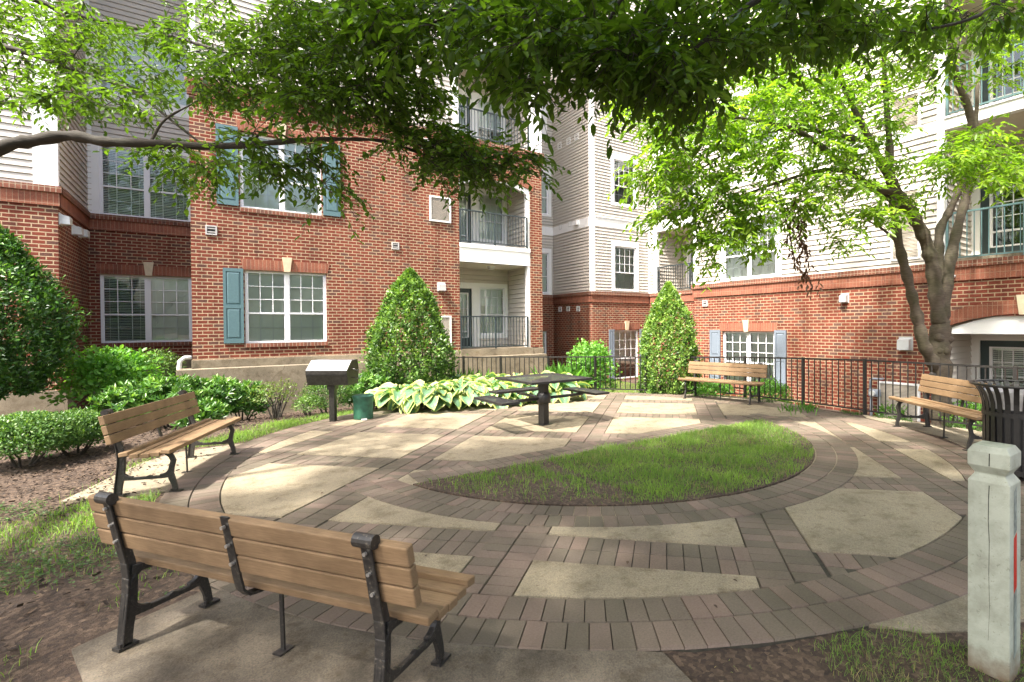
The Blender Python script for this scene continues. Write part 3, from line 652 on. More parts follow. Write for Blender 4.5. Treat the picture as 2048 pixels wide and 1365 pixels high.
    w2 = R4(A2, (199, 548), (381, 684)); w2 = (w2[0], w2[0]+1.86, 1.24, 3.0)
    w3 = R4(A2, (197, 298), (374, 441)); w3 = (w3[0], w3[0]+1.86, zW+.0, 6.30); w4 = (w3[0], w3[1], 7.65, 9.3)
    brick_wall(br, A2, uC, uL, -.6, zW, [w2]); siding_wall(sd, A2, uC, uL, zW, ZT, [w3, w4], c=.135)
    brick_wall(br, B0, 0, YW-YL, -.6, zW); siding_wall(sd, B0, 0.0, YW-YL, zW, ZT, c=.135)
    brick_wall(br, A0, uC-7, uC, .35, zW); siding_wall(sd, A0, uC-7, uC-.34, zW, ZT, [(uC-5.5, uC-3.7, zW+.3, 6.4)], c=.135)
    window(A0, P, uC-5.5, uC-3.7, zW+.3, 6.4)
    f = MB(); A0.box(f, uC-7, uC+.10, -.9, .35, -.5, .05); f.build('foundation_wall', 'foundation', P)
    f = MB(); A2.box(f, uC, uL, -.9, .75, -.3, .05); f.build('foundation_wall', 'foundation', P)
    for fr, a, b, e0, e1 in ((A0, uC-7, uC, 0, 1), (B0, 0, YW-YL-.0, 0, 0), (A2, uC, uL, 0, 0)): band(fr, P, a, b, zW, e0, e1)
    tb(A0, P, uC-.34, uC+.02, zW, ZT, -.1, .03); tb(A2, P, uC, uC+.10, zW, ZT, -.05, .022)
    window(A2, P, *w2, tilt=[25, 62]); window(A2, P, *w3, tilt=35, rec=.0); window(A2, P, *w4, rec=0, tilt=65)
    for w_ in (w3, w4): casing(P, A2, *w_, w_=.14, head=.2)
    tb(A2, P, uC, uL, 7.35, 7.55, 0, .03)
    lintel(A2, P, w2[0]-.04, uL, w2[3]+.02)
    s = MB(); A2.box(s, w2[0], w2[1], w2[2]-.10, w2[2], -.1, .035); s.build('window_sill', 'rowlock', P)
    for x, y, m in ((127, 440, 0), (152, 461, 0), (165, 466, 0)):
        u_, z_ = B0.hit(x-6, y); hood(B0, P, u_, z_, .24, .2, .16, 'pipe')
    # downspout stub
    pp = MB(); a = V(A2.P(-.9, .9, .3)); c0 = V((-.52, FY-.1, .82)); pp.tube([c0+V((0, 0, .12)), c0+V((-.12, -.02, .12)), c0+V((-.2, -.03, .05)), c0+V((-.22, -.03, -.1)), c0+V((-.22, -.03, -.6))], .045, 10); pp.build('drain_pipe', 'pipe', P, smooth=True)
    # closing shell (backs, floors, partitions, top) added so rooms are dark
    sh = MB(); bx = lambda a, b, c, d, e, f_: sh.box(((a+b)/2, (c+d)/2, (e+f_)/2), (b-a, d-c, f_-e))
    bx(uC-7, uR+1.2, 24, 24.2, -1, ZT); bx(uC-7.2, uC-7, YL, 24, -1, ZT); bx(uC-7.3, uR+.3, YL-.45, 24.3, ZT+.002, ZT+.3)
    for z in (4.0, 7.2, 10.3): bx(uC-6.9, uC-.1, YL+.3, 23.9, z, z+.1); bx(uC, uR-.1, YW+.3, 23.9, z, z+.1); bx(uL+.1, bu0-.1, FY+.3, YW+.3, z, z+.1)
    bx(uL+.15, bu0-.05, 19, 19.1, -.8, ZT); bx(bu0-.06, bu0-.02, FY+.15, 19, -.5, ZT)
    sh.build('roof', 'dark', P)
    br.build('brick_wall', 'brick', P); sd.build('siding_wall', 'siding', P)
left_building()
# ------------------------------------------------------------------ right apartment building
XR = 12.6
A3 = Frame((XR, 0, 0), (0, -1, 0), (-1, 0, 0))
BR_ = empty('apartment_building', (14, 6, -.5), 'cream siding apartment block over a low brick storey with grey shutters', 'building')
def right_building():
    P = BR_; br = MB(); sd = MB(); zC = 2.88; zB = -1.2
    k = lambda x, y, z=zC: pz(x, y, z)
    b1 = k(1184, 583); bX, bY = b1.x, b1.y; rX = k(1296, 588).x; Y3 = k(1103, 590.5).y
    uE = -A3.hit(1388, 571)[0]; u0 = -uE; u1 = 3.0
    S4 = Frame((0, bY, 0), (1, 0, 0), (0, -1, 0)); B4 = Frame((bX, 0, 0), (0, -1, 0), (-1, 0, 0)); S3 = Frame((0, Y3, 0), (1, 0, 0), (0, -1, 0)); B5 = Frame((rX, 0, 0), (0, -1, 0), (-1, 0, 0)); JG = Frame((0, uE, 0), (1, 0, 0), (0, 1, 0))
    # main facade: openings
    lw = R4(A3, (1444.5, 664), (1549, 800)); lw = (lw[0], lw[1], A3.hit(1497, 664)[1]-1.55, A3.hit(1497, 663.5)[1])
    uw = (A3.hit(1447, 560)[0], A3.hit(1555, 548)[0], zC+.02, A3.hit(1447, 448)[1])
    ba = A3.hit(1890, 500)[0]; bb = ba+2.6                       # balconies at far right
    zl = A3.hit(1900, 668)[1]                                    # bottom of arch header
    f3 = A3.hit(1955, 243)[1]                                    # third floor band bottom
    zf3 = A3.hit(1955, 216)[1]
    dop = (ba+.02, bb, -1.0, zl+.0)
    brick_wall(br, A3, u0, u1, zB, zC, [lw, (dop[0], dop[1], dop[2], zl+.36)])
    ops = [uw, (ba, bb, zC, f3), (ba, bb, zf3, zf3+2.6), (uw[0], uw[1], zf3+.7, zf3+2.3), (ba, bb, 9.6, 12.4)]
    siding_wall(sd, A3, u0+.12, ba-.14, zC, ZT, ops); siding_wall(sd, A3, bb+.14, u1, zC, ZT)
    tb(A3, P, u0, u0+.12, zC, ZT, -.1, .025)
    for a, b in ((ba-.14, ba), (bb, bb+.14)): tb(A3, P, a, b, zC, ZT, -.12, .03)
    tb(A3, P, ba, bb, f3, zf3, -.14, .04); tb(A3, P, ba, bb, f3+.22, f3+.26, .04, .07)
    tb(A3, P, u0+.12, ba-.14, f3-.02, f3+.24, -.02, .032); tb(A3, P, ba, bb, zf3+2.6, zf3+3.1, -.14, .04)
    band(A3, P, u0, u1, zC, 1, 0)
    window(A3, P, *lw, tilt=48); window(A3, P, *uw, rec=0, blind='curtain'); window(A3, P, uw[0], uw[1], zf3+.7, zf3+2.3, rec=0)
    casing(P, A3, uw[0], uw[1], uw[2]+.10, uw[3], .13, .035, .12); casing(P, A3, uw[0], uw[1], zf3+.7, zf3+2.3, .13, .035, .16)
    lintel(A3, P, lw[0]-.08, lw[1]+.06, lw[3]+.01, .24)
    s = MB(); A3.box(s, lw[0], lw[1], lw[2]-.1, lw[2], -.1, .035); s.build('window_sill', 'rowlock', P)
    a = A3.hit(1421, 700)[0]; shutter(A3, P, a, a+.40, lw[2], lw[3]+.04, 'shut2'); b = A3.hit(1550, 700)[0]; shutter(A3, P, b, b+.36, lw[2], lw[3]+.04, 'shut2')
    # louvres
    q = R4(A3, (1783, 400), (1842, 515)); louvre(A3, P, q[0], q[1], zC+.14, A3.hit(1783, 385)[1]); q2 = A3.hit(1812, 190)[1]; louvre(A3, P, q[0], q[1], A3.hit(1812, 262)[1], q2)
    q = R4(A3, (1757, 762), (1846, 868)); louvre(A3, P, q[0], q[1]-.05, q[2], q[3], 'grille')
    # vents
    u_, z_ = A3.hit(1411, 607); vent(A3, P, u_, z_, .2); u_, z_ = A3.hit(1690, 597); hood(A3, P, u_, z_, .16, .19, .14, 'ventgrey', False); u_, z_ = A3.hit(1812, 688); hood(A3, P, u_, z_, .24, .26, .17, 'metal', False)
    u_, z_ = A3.hit(1910, 553); c = MB(); c.tube([A3.P(u_, z_, 0), A3.P(u_-.03, z_, .09)], .035, 10); c.build('security_camera', 'pipe', P)
    # arch doorway
    um = (ba+bb)/2; lintel(A3, P, ba-.20, bb+.2, zl+.06, .27, True, .34, .002)
    n = 18; wt = MB()
    for i in range(n):
        x0, x1 = ba+(bb-ba)*i/n, ba+(bb-ba)*(i+1)/n; f = lambda t: zl+.08+.30*(1-(2*(t-um)/(bb-ba))**2)
        wt.hexa([A3.P(x0, zl, -.05), A3.P(x1, zl, -.05), A3.P(x1, zl, -.14), A3.P(x0, zl, -.14), A3.P(x0, f(x0), -.05), A3.P(x1, f(x1), -.05), A3.P(x1, f(x1), -.14), A3.P(x0, f(x0), -.14)])
    wt.build('arch_header', 'trim', P)
    # recesses behind doorway and balconies
    dep = 1.5; BK = Frame((XR+dep, 0, 0), (0, -1, 0), (-1, 0, 0)); SL = Frame((0, -ba, 0), (1, 0, 0), (0, -1, 0)); SR = Frame((0, -bb, 0), (1, 0, 0), (0, 1, 0))
    for i, (z0, z1) in enumerate(((-.85, zl+.4), (zC+.12, f3), (zf3, zf3+2.6), (9.6, 12.3))):
        dr = (BK.hit(1893, 740)[0], BK.hit(1914, 740)[0], z0+.02, z0+2.05); wl_ = BK.hit(1960, 740)[0]; wn = (wl_, wl_+1.15, z0+.02, z0+2.05)
        siding_wall(sd, BK, min(ba-.05, dr[0]-.3), bb+.05, z0, z1, [dr, wn]); siding_wall(sd, SL, XR+.12, XR+dep, z0, z1); siding_wall(sd, SR, XR+.12, XR+dep, z0, z1)
        c = MB(); A3.box(c, ba-.02, bb+.02, z1-.001, z1+.06, -dep, -.141); c.build('balcony_ceiling', 'ceil', P); c = MB(); A3.box(c, ba-.02, bb+.02, z0-.12, z0, -dep, -.141); c.build('balcony_floor', 'foundation', P)
        c = MB()
        for x0, x1 in ((dr[0]-.07, dr[0]), (dr[1], dr[1]+.08), (wn[0]-.17, wn[0]), (wn[1], wn[1]+.14)): BK.box(c, x0, x1, z0, wn[3]+.14, -.02, .03)
        BK.box(c, wn[0], wn[1], wn[3], wn[3]+.14, -.02, .03); c.build('door_surround', 'trim', P)
        c = MB(); BK.box(c, *dr, -.08, -.03)
        for x0, x1 in ((wn[0], wn[0]+.16), (wn[1]-.16, wn[1])): BK.box(c, x0, x1, wn[2], wn[3], -.08, -.03)
        BK.box(c, wn[0]+.16, wn[1]-.16, wn[2], wn[2]+.25, -.08, -.03); BK.box(c, wn[0]+.16, wn[1]-.16, wn[3]-.14, wn[3], -.08, -.03); c.build('balcony_door', 'door', P)
        window(BK, P, wn[0]+.16, wn[1]-.16, wn[2]+.25, wn[3]-.14, units=1, cols=4, rt=4, rb=1, split=.2, rec=.03, fw=.035, blind='full' if i == 0 else 'none', tilt=30)
        if i in (1, 2): railing(A3, P, ba+.01, bb-.01, z0 if i == 2 else zC+.02, 1.02, -.03 if i == 2 else -.03, 'railteal', .12)
    # ---- stub wall JG and recess wall B5 with its balconies
    brick_wall(br, JG, XR, rX, zB, zC); siding_wall(sd, JG, XR, rX, zC, ZT)
    # direction of B5.u is -y : range from -bY to -uE
    a5, b5 = -bY, -uE; o0, o1 = B5.hit(1314, 500)[0], b5-.05; zs = B5.hit(1314, 465)[1]
    brick_wall(br, B5, a5, b5, zB, zC); band(B5, P, a5+.07, b5, zC, 0, 0)
    z3 = zs+.42
    siding_wall(sd, B5, a5, o0-.16, zC, ZT, c=.125); tb(B5, P, o0-.16, o0, zC, ZT, -.12, .03); tb(B5, P, o0, o1, zs, z3, -.14, .03)
    tb(B5, P, o0, o1, z3+2.5, z3+2.95, -.14, .03); tb(B5, P, o0, o1, 12.2, ZT, -.14, .03)
    BK5 = Frame((rX+1.5, 0, 0), (0, -1, 0), (-1, 0, 0)); SL5 = Frame((0, -o0, 0), (1, 0, 0), (0, -1, 0))
    for z0, z1 in ((zC+.05, zs), (z3, z3+2.5), (z3+2.95, 12.2)):
        wn = (o0+.3, o0+1.35, z0+.4, z0+2.0); dr = (o0+1.6, o0+2.3, z0+.02, z0+2.0)
        siding_wall(sd, BK5, o0-.3, o1+.6, z0, z1, [wn, dr]); siding_wall(sd, SL5, rX+.12, rX+1.5, z0, z1)
        c = MB(); B5.box(c, o0-.3, o1+.6, z1-.001, z1+.05, -1.5, -.141); c.build('balcony_ceiling', 'ceil', P); c = MB(); B5.box(c, o0-.3, o1+.6, z0-.1, z0, -1.5, -.141); c.build('balcony_floor', 'foundation', P)
        window(BK5, P, *wn, units=1, cols=4, rec=.02); c = MB(); BK5.box(c, *dr, -.08, -.03); c.build('balcony_door', 'door', P)
        casing(P, BK5, *wn, .1, .03, .14)
        railing(B5, P, o0+.01, o1-.01, z0, .98, -.02, 'rail', .12)
    # ---- bay front S4
    kx = lambda x, y: S4.hit(x, y)
    c0, c1 = bX, rX
    def W(tl, br_): q = R4(S4, tl, br_); return q
    w1 = W((1228.5, 661), (1278, 755)); w1 = (w1[0], w1[1], w1[2], w1[3]); w2 = W((1228, 492), (1272, 583)); w2 = (w2[0], w2[1], zC+.06, w2[3]); w3 = W((1226.5, 318), (1270, 414)); w4 = W((1226.5, 190), (1266, 241)); w4 = (w4[0], w4[1], w4[2], w4[2]+1.75)
    brick_wall(br, S4, c0, c1, zB, zC, [w1]); siding_wall(sd, S4, c0+.12, c1, zC, ZT, [w2, w3, w4], c=.118)
    band(S4, P, c0, c1-.07, zC, 1, 0)
    tb(S4, P, c0, c0+.14, zC, ZT, -.10, .025); zb0, zb1 = S4.hit(1190, 452)[1], S4.hit(1190, 434)[1]
    tb(S4, P, c0+.14, c1, zb0, zb1, -.02, .03); tb(S4, P, c0+.14, c1, zb1, zb1+.05, -.02, .06); tb(S4, P, c1-.08, c1, zC, zb0, -.02, .024)
    for w_ in (w1, w2, w3, w4): window(S4, P, *w_, units=1, cols=4, rec=.06 if w_ is w1 else 0, blind='half' if w_ is w1 else 'full', tilt=60 if w_ is not w3 else 30)
    casing(P, S4, w2[0], w2[1], w2[2]+.08, w2[3], .13, .035, .2); casing(P, S4, *w3, .13, .035, .22); casing(P, S4, *w4, .13, .035, .2)
    lintel(S4, P, w1[0]-.04, w1[1]+.04, w1[3]+.02, .24); s = MB(); S4.box(s, w1[0], w1[1], w1[2]-.1, w1[2], -.1, .035); s.build('window_sill', 'rowlock', P)
    shutter(S4, P, w1[0]-.27, w1[0]-.02, w1[2], w1[3]+.03, 'shut2'); shutter(S4, P, w1[1]+.04, w1[1]+.28, w1[2], w1[3]+.03, 'shut2')
    # ---- bay side B4 (u = -y)
    brick_wall(br, B4, -Y3, -bY, zB, zC); siding_wall(sd, B4, -Y3, -bY-.12, zC, ZT, c=.118); tb(B4, P, -bY-.12, -bY, zC, ZT, -.1, .024); tb(B4, P, -Y3, -bY-.12, zb0, zb1, -.02, .03)
    band(B4, P, -Y3+.07, -bY, zC)
    for x, y in ((1121, 619), (1137, 618), (1157, 618)): u_, z_ = B4.hit(x, y); vent(B4, P, u_, z_, .2, 'pipe')
    for x, y in ((1120, 292), (1138, 283), (1154, 274)): u_, z_ = B4.hit(x, y); vent(B4, P, u_, z_, .26, 'trim')
    for x, y in ((1122, 455), (1141, 449)): u_, z_ = B4.hit(x, y); vent(B4, P, u_, z_, .2, 'pipe')
    u_, z_ = B4.hit(1156, 446); hood(B4, P, u_, z_, .22, .2, .16, 'trim', False)
    # ---- back strip S3 behind the left block
    s0 = 8.2
    ws = [(S3.hit(1097, 500)[0]-1.3, S3.hit(1097, 500)[0], *[S3.hit(1097, y)[1] for y in (587, 507)]), (S3.hit(1096.5, 400)[0]-1.3, S3.hit(1096.5, 400)[0], *[S3.hit(1096, y)[1] for y in (430, 350)]), (S3.hit(1088, 260)[0]-1.3, S3.hit(1088, 260)[0], *[S3.hit(1088, y)[1] for y in (268, 190)])]
    wb = (S3.hit(1094, 660)[0]-1.2, S3.hit(1094, 660)[0], S3.hit(1094, 720)[1], S3.hit(1094, 663)[1])
    brick_wall(br, S3, s0, bX, zB, zC, [wb]); siding_wall(sd, S3, s0, bX, zC, ZT, ws, c=.118); band(S3, P, s0, bX-.07, zC)
    tb(S3, P, s0, bX, zb0, zb1, -.02, .028)
    for w_ in ws+[wb]: window(S3, P, *w_, units=1, cols=4, rec=0 if w_ is not wb else .06)
    for w_ in ws: casing(P, S3, *w_, .12, .035, .18)
    lintel(S3, P, wb[0], wb[1]+.04, wb[3]+.02, .24, False)
    sh = MB(); bx = lambda a, b, c, d, e, f_: sh.box(((a+b)/2, (c+d)/2, (e+f_)/2), (b-a, d-c, f_-e))
    bx(20, 20.2, -3, 24.4, -1, ZT); bx(s0, 20, 24.2, 24.4, -1, ZT); bx(bX, 20.2, bY+.3, 24.4, ZT+.002, ZT+.3); bx(XR-.3, 20.2, -3.3, uE, ZT+.004, ZT+.302); bx(rX, 20.2, uE+.01, bY+.28, ZT+.006, ZT+.306); bx(XR, 20, -3.2, -3.02, -1, ZT)
    bx(bX+.3, rX-.1, bY+3, bY+3.1, -1, ZT); bx(XR+1.7, 20, -ba+.2, -ba+.3, -1, ZT); bx(XR+2.9, XR+3, -3, uE, -1, ZT)
    sh.build('roof', 'dark', P)  # unseen backs, partitions and top, added to keep the rooms dark
    br.build('brick_wall', 'brick_r', P); sd.build('siding_wall', 'siding', P)
right_building()
# ------------------------------------------------------------------ benches
def plate(mb, path, w_, t, x):
    """flat iron following path of (y, z) points, in-plane widths w_, thickness t along x"""
    n = len(path); w_ = w_ if hasattr(w_, '__len__') else [w_]*n; L, R = [], []
    for i in range(n):
        a = V(path[max(i-1, 0)]); b = V(path[min(i+1, n-1)]); d = (b-a).normalized(); nn = V((-d.y, d.x)); p = V(path[i]); L.append(p+nn*w_[i]/2); R.append(p-nn*w_[i]/2)
    for i in range(n-1):
        q = [L[i], R[i], R[i+1], L[i+1]]
        mb.hexa([(x-t/2, v_.x, v_.y) for v_ in q]+[(x+t/2, v_.x, v_.y) for v_ in q])
def arc(c, r, a0, a1, n=8, ry=None):
    ry = ry or r; return [(c[0]+r*math.cos(math.radians(a0+(a1-a0)*k/n)), c[1]+ry*math.sin(math.radians(a0+(a1-a0)*k/n))) for k in range(n+1)]
def make_bench():
    root = empty('park_bench', (0, 0, 0), 'x', 'bench', 'park benches around the round plaza')
    root['_o'] = (0, 0, 0); L = 1.83
    def plank(y, z, wy, hz, lean=0):
        m = MB(); co, si = math.cos(lean), math.sin(lean); hx = L/2
        cs = [(-wy/2, -hz/2), (wy/2, -hz/2), (wy/2, hz/2), (-wy/2, hz/2)]; pts = [(y+a*co-b*si, z+a*si+b*co) for a, b in cs]
        m.hexa([(-hx, *pts[0]), (-hx, *pts[1]), (hx, *pts[1]), (hx, *pts[0]), (-hx, *pts[3]), (-hx, *pts[2]), (hx, *pts[2]), (hx, *pts[3])]); return m
    for k in range(5):
        y = .205-k*.083; z = .432-.028*math.sin(k/4*math.pi*.9)+(.004 if k == 4 else 0)
        plank(y, z, .077, .040, (-.10, -.05, 0, .05, .12)[k]).build('seat_plank', 'wood', root, bevel=.006)
    for k in range(3):
        t = k*.093+.045; y = -.215-(t+.06)*.235; z = .525+t*.985
        plank(y, z, .046, .087, .23).build('back_plank', 'wood', root, bevel=.007)
    for x in (-.745, .745):
        m = MB()
        back = [(-.250, .02), (-.243, .10), (-.232, .19), (-.222, .28), (-.218, .36), (-.226, .44), (-.250, .54), (-.280, .68), (-.306, .80)]
        plate(m, back, [.055, .058, .07, .062, .058, .052, .05, .048, .05], .026, x)
        plate(m, [(-.228, .40), (-.17, .395), (0, .382), (.12, .392), (.215, .405)], [.05, .034, .03, .032, .03], .05, x)
        fr_ = [(.215, .02), (.205, .08), (.185, .14), (.175, .19), (.185, .25), (.200, .31), (.180, .36), (.14, .392)]
        plate(m, fr_, [.042, .045, .055, .05, .046, .046, .046, .04], .026, x)
        plate(m, [(-.245, .185), (-.20, .165), (-.12, .158), (-.03, .158), (.0, .163), (.03, .158), (.10, .158), (.16, .168), (.185, .19)], [.06, .04, .030, .028, .040, .028, .030, .042, .05], .024, x)
        plate(m, arc((-.13, .265), .095, 180, 270, 6), .022, .03, x); plate(m, arc((.09, .265), .09, 270, 360, 6), .022, .03, x)
        plate(m, arc((-.13, .30), .095, 90, 180, 6), .022, .03, x); plate(m, arc((.09, .30), .10, 0, 90, 6), .022, .03, x)
        for i in range(len(back)-1): m.bar((x, back[i][0]-.026, back[i][1]), (x, back[i+1][0]-.026, back[i+1][1]), .05, .010, V((0, 1, 0)))
        o = m.build('end_frame', 'iron', root, bevel=.004)
        s = MB(); s.tube([(x-.045, -.330, .805), (x+.045, -.330, .805)], .030, 14); s.build('scroll', 'iron', o, smooth=False)
        for y in (-.25, .22): f = MB(); f.box((x, y, .010), (.05, .10, .014)); f.tube([(x+.012, y-.035, .015), (x+.012, y-.035, .038)], .010, 6); f.build('foot_plate', 'iron', o)
        b = MB()
        for k in range(3): t = k*.093+.045; b.tube([(x, -.262-(t+.06)*.235, .525+t*.985), (x, -.275-(t+.06)*.235, .525+t*.985)], .008, 8)
        b.build('bolt', 'bolt', o)
    m = MB(); plate(m, [(-.02, .385), (-.14, .385), (-.20, .395), (-.232, .43), (-.250, .50), (-.274, .62), (-.298, .74), (-.312, .80)], .012, .045, 0)
    o = m.build('centre_strap', 'iron', root); b = MB()
    for k in range(3): t = k*.093+.045; b.tube([(0, -.245-(t+.06)*.235, .525+t*.985), (0, -.262-(t+.06)*.235, .525+t*.985)], .009, 8)
    b.build('bolt', 'bolt', o)
    m = MB(); m.bar((0, .0, .38), (0, .01, .008), .022, .010, V((0, 1, 0))); m.box((0, .01, .006), (.05, .09, .008)); m.build('centre_leg', 'iron', root)
    return root
bench0 = make_bench()
def put_bench(c, face, label, first=False, s=1.0, z=.004):
    b = bench0 if first else copy_tree(bench0); b.location = (c[0], c[1], z); b.rotation_euler = (0, 0, math.atan2(-face[0], face[1])); b.scale = (s, s, s); b['label'] = label; return b
# copies first share the prototype, which itself is placed last
def place_benches():
    put_bench((-.315, 7.10), (.94, -.336), 'park bench on concrete pad at grass strip, seen from its end, shrubs behind')
    put_bench((8.58, 6.98), (-.975, -.22), 'distant sunlit park bench backing on fence in front of shuttered window', s=.97)
    put_bench((8.22, 2.82), (-.80, .60), 'park bench against the fence beside the tree trunk and litter bin')
    nb = put_bench((.233, 2.875), (.8137, .5813), 'largest park bench with bolted iron back straps turned to the viewer', first=True); nb.scale = (1.05, .88, .96)
place_benches()
# ------------------------------------------------------------------ table
def table():
    cx, cy = 4.27, 7.03; r = empty('picnic_table', (cx, cy, 0), 'black perforated steel table with three seats around a square pedestal', 'table')
    Z = .765; S = 1.14; th = math.radians(2)
    def slab_(name, ox, oy, w_, d, z, rot, parent, t=.032, sag=.05):
        m = MB(); co, si = math.cos(rot), math.sin(rot); T = lambda x, y, zz: (cx+ox+x*co-y*si, cy+oy+x*si+y*co, zz)
        a, b = w_/2, d/2
        m.face([T(-a, -b, z), T(a, -b, z), T(a, b, z), T(-a, b, z)], [(-a, -b), (a, -b), (a, b), (-a, b)])
        m.face([T(-a, -b, z-.006), T(-a, b, z-.006), T(a, b, z-.006), T(a, -b, z-.006)], [(-a, -b), (-a, b), (a, b), (a, -b)])
        o = m.build(name, 'perf', parent); e = MB(); k = .035
        for x0, x1, y0, y1 in ((-a, a, -b, -b+k), (-a, a, b-k, b), (-a, -a+k, -b+k, b-k), (a-k, a, -b+k, b-k)):
            P = [T(x0, y0, z-t), T(x1, y0, z-t), T(x1, y1, z-t), T(x0, y1, z-t), T(x0, y0, z+.003), T(x1, y0, z+.003), T(x1, y1, z+.003), T(x0, y1, z+.003)]; e.hexa(P)
        e.build('rim', 'fence', o); return o
    slab_('table_top', 0, 0, S, S, Z, th, r)
    u = MB()
    for a in (45, 135, 225, 315): aa = math.radians(a)+th; u.bar((cx, cy, Z-.10), (cx+.62*math.cos(aa), cy+.62*math.sin(aa), Z-.035), .03, .02)
    u.box((cx, cy, Z-.06), (.3, .3, .012), th); u.build('top_bracket', 'fence', r)
    p = MB(); p.box((cx, cy, .375), (.125, .125, .75), .25); p.build('pedestal', 'fence', r, bevel=.008); p = MB(); p.tube([(cx, cy, .345), (cx, cy, .37), (cx, cy, .405), (cx, cy, .47), (cx, cy, .505), (cx, cy, .53)], [.085, .105, .118, .118, .105, .085], 20); p.build('collar', 'fence', r, smooth=True)
    b = MB(); b.box((cx, cy, .008), (.22, .22, .014), .25); b.build('base_plate', 'fence', r)
    for a in (180, 0, 90):
        aa = math.radians(a)+th; d = V((math.cos(aa), math.sin(aa), 0)); c = V((cx, cy, 0))
        ar = MB(); ar.tube([c+d*.08+V((0, 0, .43)), c+d*.80+V((0, 0, .435))], .026, 10); o = ar.build('seat_arm', 'fence', r, smooth=True); ar = MB(); ar.box(tuple(c+d*.84+V((0, 0, .447))), (.26, .07, .02), aa); ar.build('seat_bracket', 'fence', o)
        slab_('seat', d.x*.86, d.y*.86, .30, .92, .49, aa, r)
table()
# ------------------------------------------------------------------ grill, cans, post
def bbq():
    x, y = 1.56, 9.42; r = empty('park_grill', (x, y, 0), 'covered black charcoal grill on a steel post beside the hostas', 'grill')
    rt = V((.80, -.60, 0)); fw = V((-.60, -.80, 0)); rt.normalize(); fw.normalize(); c = V((x, y, 0))
    p = MB(); p.box((x, y, .31), (.09, .09, .66), math.atan2(rt.y, rt.x)); p.build('post', 'bbq', r, bevel=.004); p = MB(); p.box((x, y, .60), (.13, .13, .09), math.atan2(rt.y, rt.x)); p.build('post_sleeve', 'bbq', r)
    prof = [(-.19, .64), (.155, .64), (.20, .80), (.205, .86)]; L = .345
    m = MB(); n = len(prof)
    def ext(pf, name, mat):
        m = MB(); q = [[c+rt*(s*L)+fw*a+V((0, 0, b)) for a, b in pf] for s in (-1, 1)]
        m.face(q[0]); m.face(q[1][::-1])
        for i in range(len(pf)): m.face([q[0][i], q[0][(i+1) % len(pf)], q[1][(i+1) % len(pf)], q[1][i]])
        return m.build(name, mat, r, bevel=.004)
    ext([(-.19, .64), (.155, .64), (.20, .81), (-.21, .81)], 'fire_box', 'bbq'); ext([(-.215, .815), (.205, .815), (.205, .885), (.03, 1.045), (-.18, 1.045), (-.215, .90)], 'lid', 'bbq'); ext([(.2056, .887), (.202, .893), (.035, 1.046), (-.17, 1.052), (-.178, 1.047), (.03, 1.0465)], 'lid_top_glare', 'bbqlid_glare')  # pale top piece has the sun's glare painted into its colour
    h = MB()
    for z in (.90, .76): a = c+rt*L+fw*.05+V((0, 0, z)); h.tube([a, a+rt*.06, a+rt*.09+V((0, 0, -.03)), a+rt*.13+V((0, 0, -.01))], .008, 6)
    h.build('handle', 'bbq', r)
M['bbqlid_glare'] = plain('grill_lid_glare', (.24, .24, .24), .3, .6, .3, 8)  # lighter steel standing in for glare on the lid top
bbq()
def green_can():
    x, y = 2.03, 9.36; r = empty('pedal_bin', (x, y, 0), 'dented dark green pedal bin with lid beside the grill post', 'bin')
    def lathe(prof, n=28):
        m = MB(); b = len(m.v)
        m.tube([(x, y, z) for _, z in prof], [q for q, _ in prof], n); return m
    lathe([(.150, .012), (.157, .03), (.160, .20), (.164, .38), (.168, .392)]).build('bin_body', 'green', r, smooth=True)
    lathe([(.176, .392), (.180, .398), (.178, .416), (.150, .430), (.02, .438)]).build('lid', 'green', r, smooth=True)
    lathe([(.172, .375), (.174, .385), (.172, .392)]).build('rim', 'green', r)
    m = MB(); d = V((-.15, -.98, 0)).normalized(); m.bar((x+d.x*.12, y+d.y*.12, .03), (x+d.x*.23, y+d.y*.23, .022), .085, .014); m.build('pedal', 'ventgrey', r)
green_can()
